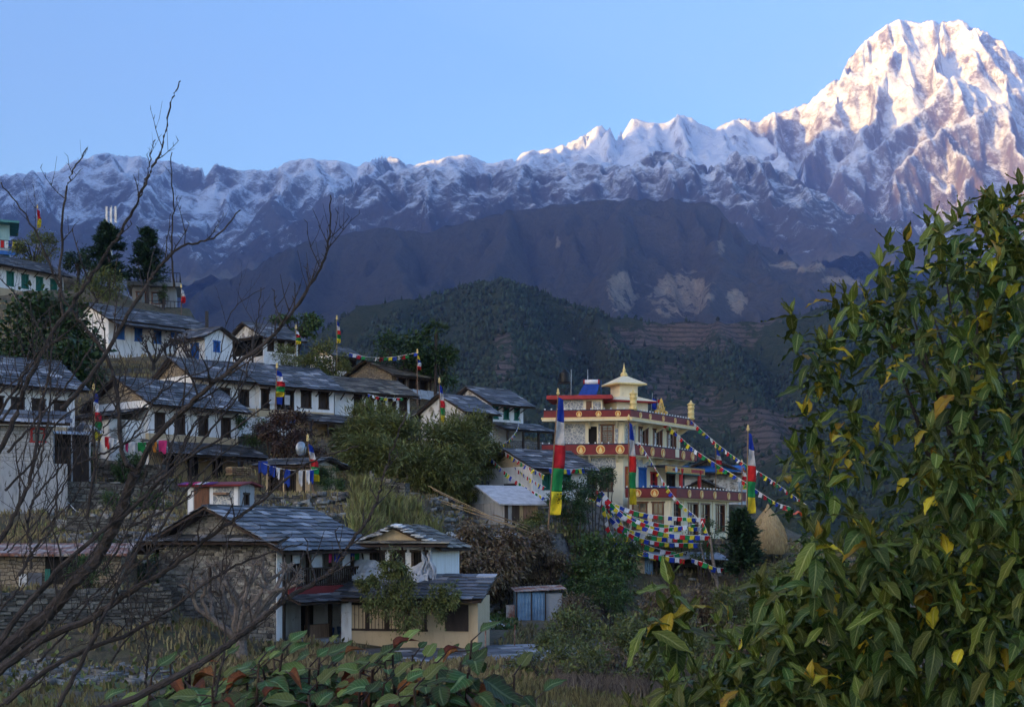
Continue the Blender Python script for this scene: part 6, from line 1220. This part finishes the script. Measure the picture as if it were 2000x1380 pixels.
for k, (px, Y) in enumerate(((1265,68),(1255,64),(1225,71),(1345,76),(1390,66),(1330,86),(1440,62),(1215,74),(1300,80))):
    c = onground(px, Y, .05); rr = random.Random(k); B = MB().lathe([(.05,0),(.16,.05),(.14,.14),(.03,.2)], (0,0,0), 7); B.v = [(x*rr.uniform(.7,1.4), y*rr.uniform(.7,1.4), z) for x, y, z in B.v]; o = B.build('litter', PLASTIC); o.location = c; tag(o, 'scrap of white plastic litter on the ravine bank', 'litter', 'litter on the ravine bank')
for px, Y, lab in ((948,58,'thin iron post at the edge of the paved terrace'),(1005,61,'second thin iron post on the paved terrace beside the garden')):
    c = onground(px, Y); o = MB().tube([(0,0,-.2),(.01,0,.95)], .03, 5).build('iron_post', RUST); o.location = c; tag(o, lab, 'post')
# telecom mast panels behind the conifers
c = P(218, 470, 168); ms = empty('antenna_mast', (c.x, c.y, gz(c.x, c.y)), 0, 'pale telecom mast with panel antennas behind the conifers', 'mast'); zt = P(218, 402, 168).z-ms.location.z; B = MB(); B.tube([(0,0,-.5),(0,0,zt)], .09, 6); B.build('pole', METAL, ms)
for x in (-.5, .0, .55): MB().box(x-.12,x+.12,-.35,-.2,zt-2.2+abs(x)*.3,zt-.3+abs(x)*.3).build('panel_antenna', METAL, ms); MB().bar((0,0,zt-1.2),(x,-.3,zt-1.2),.03).build('antenna_arm', METAL, ms)
c = P(404, 640, 122); o = MB().box(-.12,.12,-.12,.12,0,1.4).build('chimney_pipe', BLACKM); o.location = c; tag(o, 'black stove pipe behind the small whitewashed house', 'chimney')
# ------------------------------------------------------------------ foreground bare tree
ft_base = P(-150, 1400, 7.6); ft_base.z = gz(ft_base.x, ft_base.y)
FT = empty('bare_tree', ft_base, 0, 'leafless grey-brown tree with long crossing branches close to the viewer', 'tree')
rb = random.Random(12)
def limb(pts, r0, r1, twigs=6, tl=.35, sub=True, name='branch'):
    """pts: (px, py, depth) from the thick end to the tip, smoothed, with side twigs."""
    L_ = smooth_line([P(*p) for p in pts], 8*(len(pts)-1)); n = len(L_)
    L_ = [p+Vector((rb.gauss(0,.003), rb.gauss(0,.005), rb.gauss(0,.003))) for p in L_]
    B = MB(); rad = [(r0+(r1-r0)*(i/(n-1))**.8)*.72*(1.07 if i % 6 == 0 else 1) for i in range(n)]; B.tube([p-ft_base for p in L_], rad, 7)
    for k in range(twigs):
        i = int(n*(.22+.66*(k+rb.random())/max(1,twigs))); i = min(i, n-2); d = (L_[i+1]-L_[i]).normalized(); s = 1 if k % 2 else -1
        e = (d*rb.uniform(.5,1.1)+Vector((s*rb.uniform(.3,.9), rb.uniform(-.4,.4), rb.uniform(.0,.7)))).normalized(); l = tl*rb.uniform(.4,1.3)*(1-.55*i/n); r = min(rad[i]*.5, .0055); p = L_[i]; tp = [p]
        for j in range(4): e = (e+Vector((rb.gauss(0,.12), rb.gauss(0,.12), .10+rb.gauss(0,.08)))).normalized(); p = p+e*l/4; tp.append(p)
        B.tube([q-ft_base for q in tp], [r, r*.85, r*.7, r*.55, r*.4], 5)
        for j in range(1, 5): q = tp[j]; B.tube([q-ft_base, q+Vector((rb.gauss(0,.012), rb.gauss(0,.012), .02))-ft_base], [r*.8, r*.25], 4)
        if sub and rb.random() < .6: q = tp[2]; e2 = (e+Vector((-s*.7, rb.uniform(-.3,.3), .3))).normalized(); B.tube([q-ft_base, q+e2*l*.3-ft_base, q+e2*l*.55+Vector((0,0,.04))-ft_base], [r*.6, r*.45, r*.3], 4)
    B.build(name, BARK, FT)
MB().tube([(0,0,-.3), (P(-110,1350,7.6)-ft_base), (P(-40,1310,7.6)-ft_base)], [.11,.08,.06], 8).build('trunk', BARK, FT)
limb([(-40,1310,7.6),(40,1240,7.6),(100,1190,7.6),(150,1130,7.5),(196,1080,7.5),(232,1005,7.4),(265,925,7.3)], .058, .036, 4, .4)
limb([(265,925,7.3),(300,860,7.2),(363,795,7.1),(430,738,7.0),(526,661,7.0),(574,604,7.0),(631,513,7.0),(643,455,7.0),(646,382,7.0)], .024, .004, 24, .34)
limb([(265,925,7.3),(238,880,7.3),(230,781,7.3),(205,690,7.3),(134,599,7.3),(96,513,7.3),(62,437,7.3),(0,355,7.3)], .02, .004, 12, .3)
limb([(-60,960,6.8),(0,880,6.8),(48,762,6.8),(91,671,6.8),(158,570,6.8),(215,484,6.8),(249,432,6.8),(287,350,6.8),(316,288,6.8),(335,202,6.8),(352,157,6.8)], .02, .004, 7, .26)
limb([(120,800,7.0),(190,715,7.0),(268,585,7.0),(311,523,7.0),(354,482,7.0),(416,465,7.0),(469,408,7.0)], .018, .004, 9, .3)
limb([(124,618,7.3),(118,540,7.3),(125,400,7.3),(140,340,7.3),(170,288,7.3)], .012, .004, 6, .25)
limb([(338,560,7),(336,480,7),(338,400,7),(334,294,7)], .008, .003, 3, .12)
limb([(268,400,6.9),(285,350,6.9),(294,300,6.9),(302,270,6.9)], .007, .003, 2, .1)
limb([(60,1420,6.4),(150,1395,6.4),(250,1368,6.4),(385,1298,6.4),(459,1247,6.4),(523,1196,6.4),(568,1161,6.4),(625,1132,6.4),(664,1094,6.4),(693,1049,6.4),(728,998,6.4),(747,940,6.4),(768,870,6.4),(795,805,6.4)], .028, .005, 14, .35)
limb([(-30,1330,7.2),(80,1250,7.2),(180,1205,7.2),(260,1150,7.1),(330,1110,7.1),(420,1040,7.0),(500,985,7.0),(600,905,7.0),(700,870,7.0)], .034, .004, 15, .4)
limb([(-30,1290,6.6),(70,1160,6.6),(170,1060,6.6),(260,990,6.6),(350,905,6.6),(440,850,6.6),(530,780,6.6)], .022, .004, 14, .35)
limb([(100,1400,6.9),(160,1290,6.9),(215,1180,6.9),(260,1090,6.9),(300,1000,6.9),(330,900,6.9),(345,830,6.9)], .018, .004, 10, .35)
limb([(-40,1120,7.4),(20,1020,7.4),(60,930,7.4),(80,800,7.4),(100,700,7.4),(95,600,7.4)], .022, .004, 10, .35)
limb([(10,1370,7.0),(120,1290,7.0),(240,1240,7.0),(330,1190,7.0),(430,1120,7.0),(510,1085,7.0),(590,1060,7.0)], .022, .004, 12, .35)
limb([(170,1010,7.3),(185,900,7.3),(180,800,7.3),(195,700,7.3)], .012, .004, 8, .3)
limb([(-30,860,7.5),(30,760,7.5),(80,690,7.5),(140,640,7.5),(215,560,7.5)], .012, .003, 8, .3)
limb([(360,900,7.2),(420,830,7.2),(470,760,7.2),(500,640,7.2),(510,560,7.2)], .010, .003, 8, .3)
limb([(300,1060,7.4),(360,960,7.4),(440,880,7.4),(520,840,7.4)], .012, .003, 8, .3)
limb([(420,1360,6.8),(440,1250,6.8),(430,1150,6.8),(445,1060,6.8),(480,960,6.8)], .010, .003, 8, .3)
for k in range(32):
    x0, y0, dp = rb.uniform(-60,330), rb.uniform(820,1400), rb.uniform(6.2,8.2); an = rb.uniform(.45,1.35); ln = rb.uniform(200,420); pts = []
    for j in range(6): t = j/5; pts.append((x0+math.cos(an)*ln*t, y0-math.sin(an)*ln*t-30*t*t, dp)); an += rb.uniform(-.18,.2)
    limb(pts, rb.uniform(.005,.012), .0025, 11, .3)
# ------------------------------------------------------------------ foreground leaves
def leaf_mesh(name, mat, L=1, W=.4, fold=.12, curl=.35, heart=False, seed=0, nu=7):
    r_ = random.Random(seed); V, Q, A1, A2 = [], [], [], []
    for i in range(nu+1):
        t = i/nu; w = W/2*(math.sin(math.pi*min(1, t**(.62 if heart else .85)*1.0))**(.75 if heart else 1.0))*(1.02-.25*t) if 0 < t < 1 else .004
        z = -curl*t*t*L*.5+.06*math.sin(t*5+seed)
        for s in (-1, -.5, 0, .5, 1): A1.append(abs(s)); A2.append(t); V.append((t*L-(.10*L*(abs(s)**1.5) if heart and t < .3 else 0)*(1-t/.3 if t < .3 else 0), s*w, z+abs(s)*w*fold*2+(r_.uniform(-.03,.03)+.03*math.sin(i*2.6+seed+s))*abs(s)))
    for i in range(nu):
        for j in range(4): a_ = i*5+j; Q.append((a_, a_+5, a_+6, a_+1))
    me = np_mesh(name, np.array(V), np.array(Q), mat, True); leaf_attr(me, A1, A2); return me
def leaf_attr(me, A1, A2):
    for k, v in (('mid', A1), ('along', A2)): a_ = me.attributes.new(k, 'FLOAT', 'POINT'); a_.data.foreach_set('value', np.asarray(v, np.float32))
SH_G = bigleaf('shrub_leaf', (.055,.100,.019), (.24,.28,.10)); SH_Y = bigleaf('shrub_leaf_yellow', (.56,.42,.03), (.6,.48,.10), (.20,.09,.015)); SH_L = bigleaf('shrub_leaf_light', (.13,.165,.025), (.32,.34,.11))
def mat_frame(p, d, n, s):
    d = d.normalized(); sd = n.cross(d)
    if sd.length < 1e-4: sd = Vector((1,0,0)).cross(d)
    sd.normalize(); n = d.cross(sd); return Matrix(((d.x*s,sd.x*s,n.x*s,p.x),(d.y*s,sd.y*s,n.y*s,p.y),(d.z*s,sd.z*s,n.z*s,p.z),(0,0,0,1)))
def shrub(name, label, base, shoots, group=None, n_obj=300, leaf=.13, nleaf=11, stem_r=.02, seed=1):
    """stems from the base to every shoot tip; each shoot carries a whorl at its end and alternate leaves below."""
    r_ = random.Random(seed); root = empty(name, base, 0, label, 'shrub', group); G = [leaf_mesh('leaf', SH_G, seed=k, W=.42+.06*k) for k in range(3)]; Yl = [leaf_mesh('leaf', SH_Y, seed=5, W=.5)]; Lt = [leaf_mesh('leaf', SH_L, seed=7, W=.42)]
    B = MB(); items = []
    hubs = [base+Vector((r_.uniform(-.25,.25), r_.uniform(-.3,.3), .3)) for k in range(7)]
    for tip, d in shoots:
        hub = min(hubs, key=lambda q: abs(q.x-tip.x)+r_.uniform(0,.5)); l = r_.uniform(.28,.5); st = tip-d*l; lsc = 1.12 if tip.z < .1 else .92
        midp = hub.lerp(st, .55)+Vector((r_.uniform(-.08,.08), r_.uniform(-.1,.1), .12+.1*r_.random())); B.tube(smooth_line([hub, midp, st, tip], 12), [stem_r*(1-.068*i) for i in range(13)], 5, False)
        for k in range(nleaf):
            t = 1-(max(0, k-3)/nleaf)**1.2*.95; p = st.lerp(tip, t); a_ = k*2.4+r_.uniform(-.4,.4); up = 0
            side = Vector((math.cos(a_), math.sin(a_), 0)); dd = (side*.45+d+Vector((0,0,.4))).normalized() if k < 3 else (side+Vector((0,0,r_.choice((.5,.2,-.2,-.6,-1.0) if lsc < 1 else (.3,-.1,-.5,-.8,-1.2))+r_.uniform(-.2,.2)))).normalized()
            items.append((mat_frame(p, dd, Vector((r_.uniform(-.3,.3), r_.uniform(-.5,.1), 1)), leaf*lsc*r_.uniform(.7,1.25)*(.7 if k < 3 else 1)), 'y' if r_.random() < .055 else 'l' if t > .85 or r_.random() < .12 else 'g', p.y))
    B.build('stems', BARK, root); items.sort(key=lambda q: q[2]); binv = Matrix.Translation(-base)
    rest = {'y': [], 'l': [], 'g': []}
    step = max(1, len(items)//n_obj)
    for k, (M_, c_, y_) in enumerate(items):
        if k % step == 0 and k//step < n_obj: o = link('leaf', r_.choice({'y': Yl, 'l': Lt, 'g': G}[c_]), root); o.matrix_basis = binv @ M_
        else: rest[c_].append(M_)
    for c_, Ms in rest.items():
        if not Ms: continue
        me = {'y': Yl, 'l': Lt, 'g': G}[c_][0]; co = np.empty(len(me.vertices)*3, np.float32); me.vertices.foreach_get('co', co); co = co.reshape(-1,3); fq = np.array([list(p.vertices) for p in me.polygons]); nv = len(co)
        V = np.concatenate([co@np.array((binv@M_).to_3x3()).T+np.array((binv@M_).translation) for M_ in Ms]); Fq = (np.arange(len(Ms))[:,None,None]*nv+fq[None]).reshape(-1,4)
        mf = np_mesh('foliage', V, Fq, me.materials[0], True); av = [np.empty(nv, np.float32), np.empty(nv, np.float32)]; me.attributes['mid'].data.foreach_get('value', av[0]); me.attributes['along'].data.foreach_get('value', av[1]); leaf_attr(mf, np.tile(av[0], len(Ms)), np.tile(av[1], len(Ms))); q = link('foliage', mf, root); q['kind'] = 'stuff'
poly = [(1545,600),(1580,640),(1640,560),(1665,600),(1740,470),(1760,500),(1810,425),(1870,420),(1900,440),(1925,365),(1960,350),(2060,330),(2060,1400),(1200,1400),(1225,1330),(1300,1300),(1380,1240),(1440,1180),(1500,1130),(1560,1080),(1560,960),(1535,900),(1560,850),(1600,790),(1590,720),(1560,680)]
def inside(x, y):
    c = False
    for (x0, y0), (x1, y1) in zip(poly, poly[1:]+poly[:1]):
        if (y0 > y) != (y1 > y) and x < (x1-x0)*(y-y0)/(y1-y0)+x0: c = not c
    return c
rs = random.Random(31); shoots = []
for px, py in ((1545,604),(1648,562),(1662,580),(1735,470),(1770,460),(1812,432),(1862,428),(1935,372),(1990,352),(1715,545),(1560,870),(1590,850),(1535,905),(1600,660),(1625,690),(1575,800)):
    shoots.append((P(px, py+12, rs.uniform(6.6,7.4)), Vector((-.25+rs.uniform(-.2,.2), rs.uniform(-.2,.2), 1)).normalized()))
while len(shoots) < 500:
    px, py = rs.uniform(1210,2050), rs.uniform(340,1400)
    if inside(px, py) and rs.random() < (.55 if px < 1800 and py < 1010 else .75 if py < 700 else 1): shoots.append((P(px, py, rs.uniform(6.0,8.6)), Vector((rs.uniform(-.7,.2), rs.uniform(-.5,.3), 1)).normalized()))
bs_ = P(1880, 1400, 7.6); bs_.z = gz(bs_.x, bs_.y); shrub('leafy_shrub', 'tall glossy green shrub with scattered yellow leaves close to the viewer', bs_, shoots, n_obj=300, leaf=.138, nleaf=13)
B = MB()
for k in range(9):    # heavy inner limbs of the shrub
    a_ = P(1900+rs.uniform(-60,60), 1380, 7.8); b_ = P(1720+k*32, 620-rs.uniform(0,140)+abs(k-5)*20, 7.9+rs.uniform(-.4,.4)); m_ = a_.lerp(b_, .5)+Vector((.12+rs.uniform(-.1,.1), 0, 0)); B.tube([p-bs_ for p in smooth_line([a_, m_, b_], 14)], [.03*(1-.06*i) for i in range(15)], 6)
q = B.build('limbs', BARK, [o for o in bpy.data.objects if o.name.startswith('leafy_shrub')][0])
sp_ = P(1310, 1400, 7.0); sp_.z = gz(sp_.x, sp_.y)
shrub('leafy_sapling', 'young drooping sapling with long leaves in front of the ravine', sp_, [(P(1308,1140,7.0), Vector((0,0,1))), (P(1300,1195,7.0), Vector((-.2,0,1)).normalized()), (P(1335,1215,7.1), Vector((.3,0,1)).normalized()), (P(1262,1215,6.9), Vector((-.5,0,1)).normalized())], n_obj=60, leaf=.17, nleaf=10, seed=4)
# row of broad-leaved plants along the bottom
BG = bigleaf('broad_leaf', (.07,.135,.036), (.22,.30,.12), (.10,.05,.02)); BL = bigleaf('broad_leaf_young', (.20,.26,.06), (.34,.40,.16)); BR = bigleaf('broad_leaf_withered', (.24,.07,.022), (.16,.055,.02), (.06,.025,.012))
HG = [leaf_mesh('leaf', BG, W=.78, fold=.10, curl=.3, heart=True, seed=k) for k in range(3)]; HL = leaf_mesh('leaf', BL, W=.72, heart=True, seed=4); HR = leaf_mesh('leaf', BR, W=.5, fold=.5, curl=1.0, heart=True, seed=6)
rp = random.Random(9)
plants = [(255,1340,9.2,'broad-leaved plant with one pale round leaf beside the crossing branch'),(375,1290,9.4,'broad-leaved plant with rust-brown withered leaves under the stone house'),(480,1300,9.0,'broad-leaved plant with two upright heart-shaped leaves'),(585,1285,9.3,'broad-leaved plant with a tall pale young leaf'),(690,1300,9.1,'dense dark broad-leaved plant in front of the paved yard'),(790,1285,9.3,'broad-leaved plant with an orange withered leaf below the derelict house'),(880,1275,9.0,'broad-leaved plant with large dark leaves by the terrace edge'),(985,1330,9.2,'small broad-leaved plant with a single heart-shaped top leaf'),(430,1350,8.4,'low broad-leaved plant full of rusty curled leaves'),(640,1355,8.4,'low broad-leaved plant with long dark leaves'),(830,1345,8.5,'low broad-leaved plant with yellow-green top leaves')]
for px, py, Yp, lab in plants:
    t0 = P(px, py+22, Yp); g_ = gz(t0.x, t0.y); root = empty('broad_leaved_plant', (t0.x, t0.y, g_), 0, lab, 'plant', 'broad-leaved plants along the bank'); H = t0.z-g_; B = MB(); ns = 6 if py < 1320 else 5
    if px == 985: ns = 2
    for s in range(ns):
        ox, oy = rp.uniform(-.22,.22), rp.uniform(-.25,.25); hh = H+rp.uniform(-.12,.16); B.tube([(ox*.3,oy*.3,-.1),(ox*.7,oy*.7,hh*.6),(ox,oy,hh)], [.014,.011,.007], 5)
        for k in range(11):
            a_ = k*2.4+rp.random(); z = hh-.05*k+rp.uniform(-.02,.02); tl_ = rp.choice((.11,.15,.18,.21,.25))*rp.uniform(.85,1.15)*(.6 if k == 0 else 1); up = .9 if k == 0 else rp.uniform(-.55,.25)
            d = Vector((math.cos(a_), math.sin(a_), up)); pst = Vector((ox,oy,z)); pt = pst+d.normalized()*.09; B.tube([pst, pt], [.006,.004], 4, False)
            me = HR if rp.random() < (.24 if 'rust' in lab or 'orange' in lab else .08) else HL if k <= 1 and rp.random() < .6 else rp.choice(HG)
            o = link('leaf', me, root); o.matrix_basis = mat_frame(pt, (d+Vector((0,-.15,-.15))), Vector((rp.uniform(-.3,.3), -.55, 1)), tl_)
    B.build('stems', LF_RED, root)
# ------------------------------------------------------------------ air
hz = MB().box(-8900, 8200, -7200, 15200, -1000, 4950); m = bpy.data.materials.new('haze_air'); m.use_nodes = True; nt = m.node_tree; nt.nodes.remove(nt.nodes['Principled BSDF']); pv_ = nt.nodes.new('ShaderNodeVolumePrincipled')
pv_.inputs['Color'].default_value = (.50,.58,1,1); pv_.inputs['Density'].default_value = HAZE; pv_.inputs['Anisotropy'].default_value = .7; nt.links.new(pv_.outputs[0], nt.nodes['Material Output'].inputs['Volume'])
o = hz.build('haze', m); o['kind'] = 'stuff'; o['label'] = 'thin blue evening haze filling the valley'
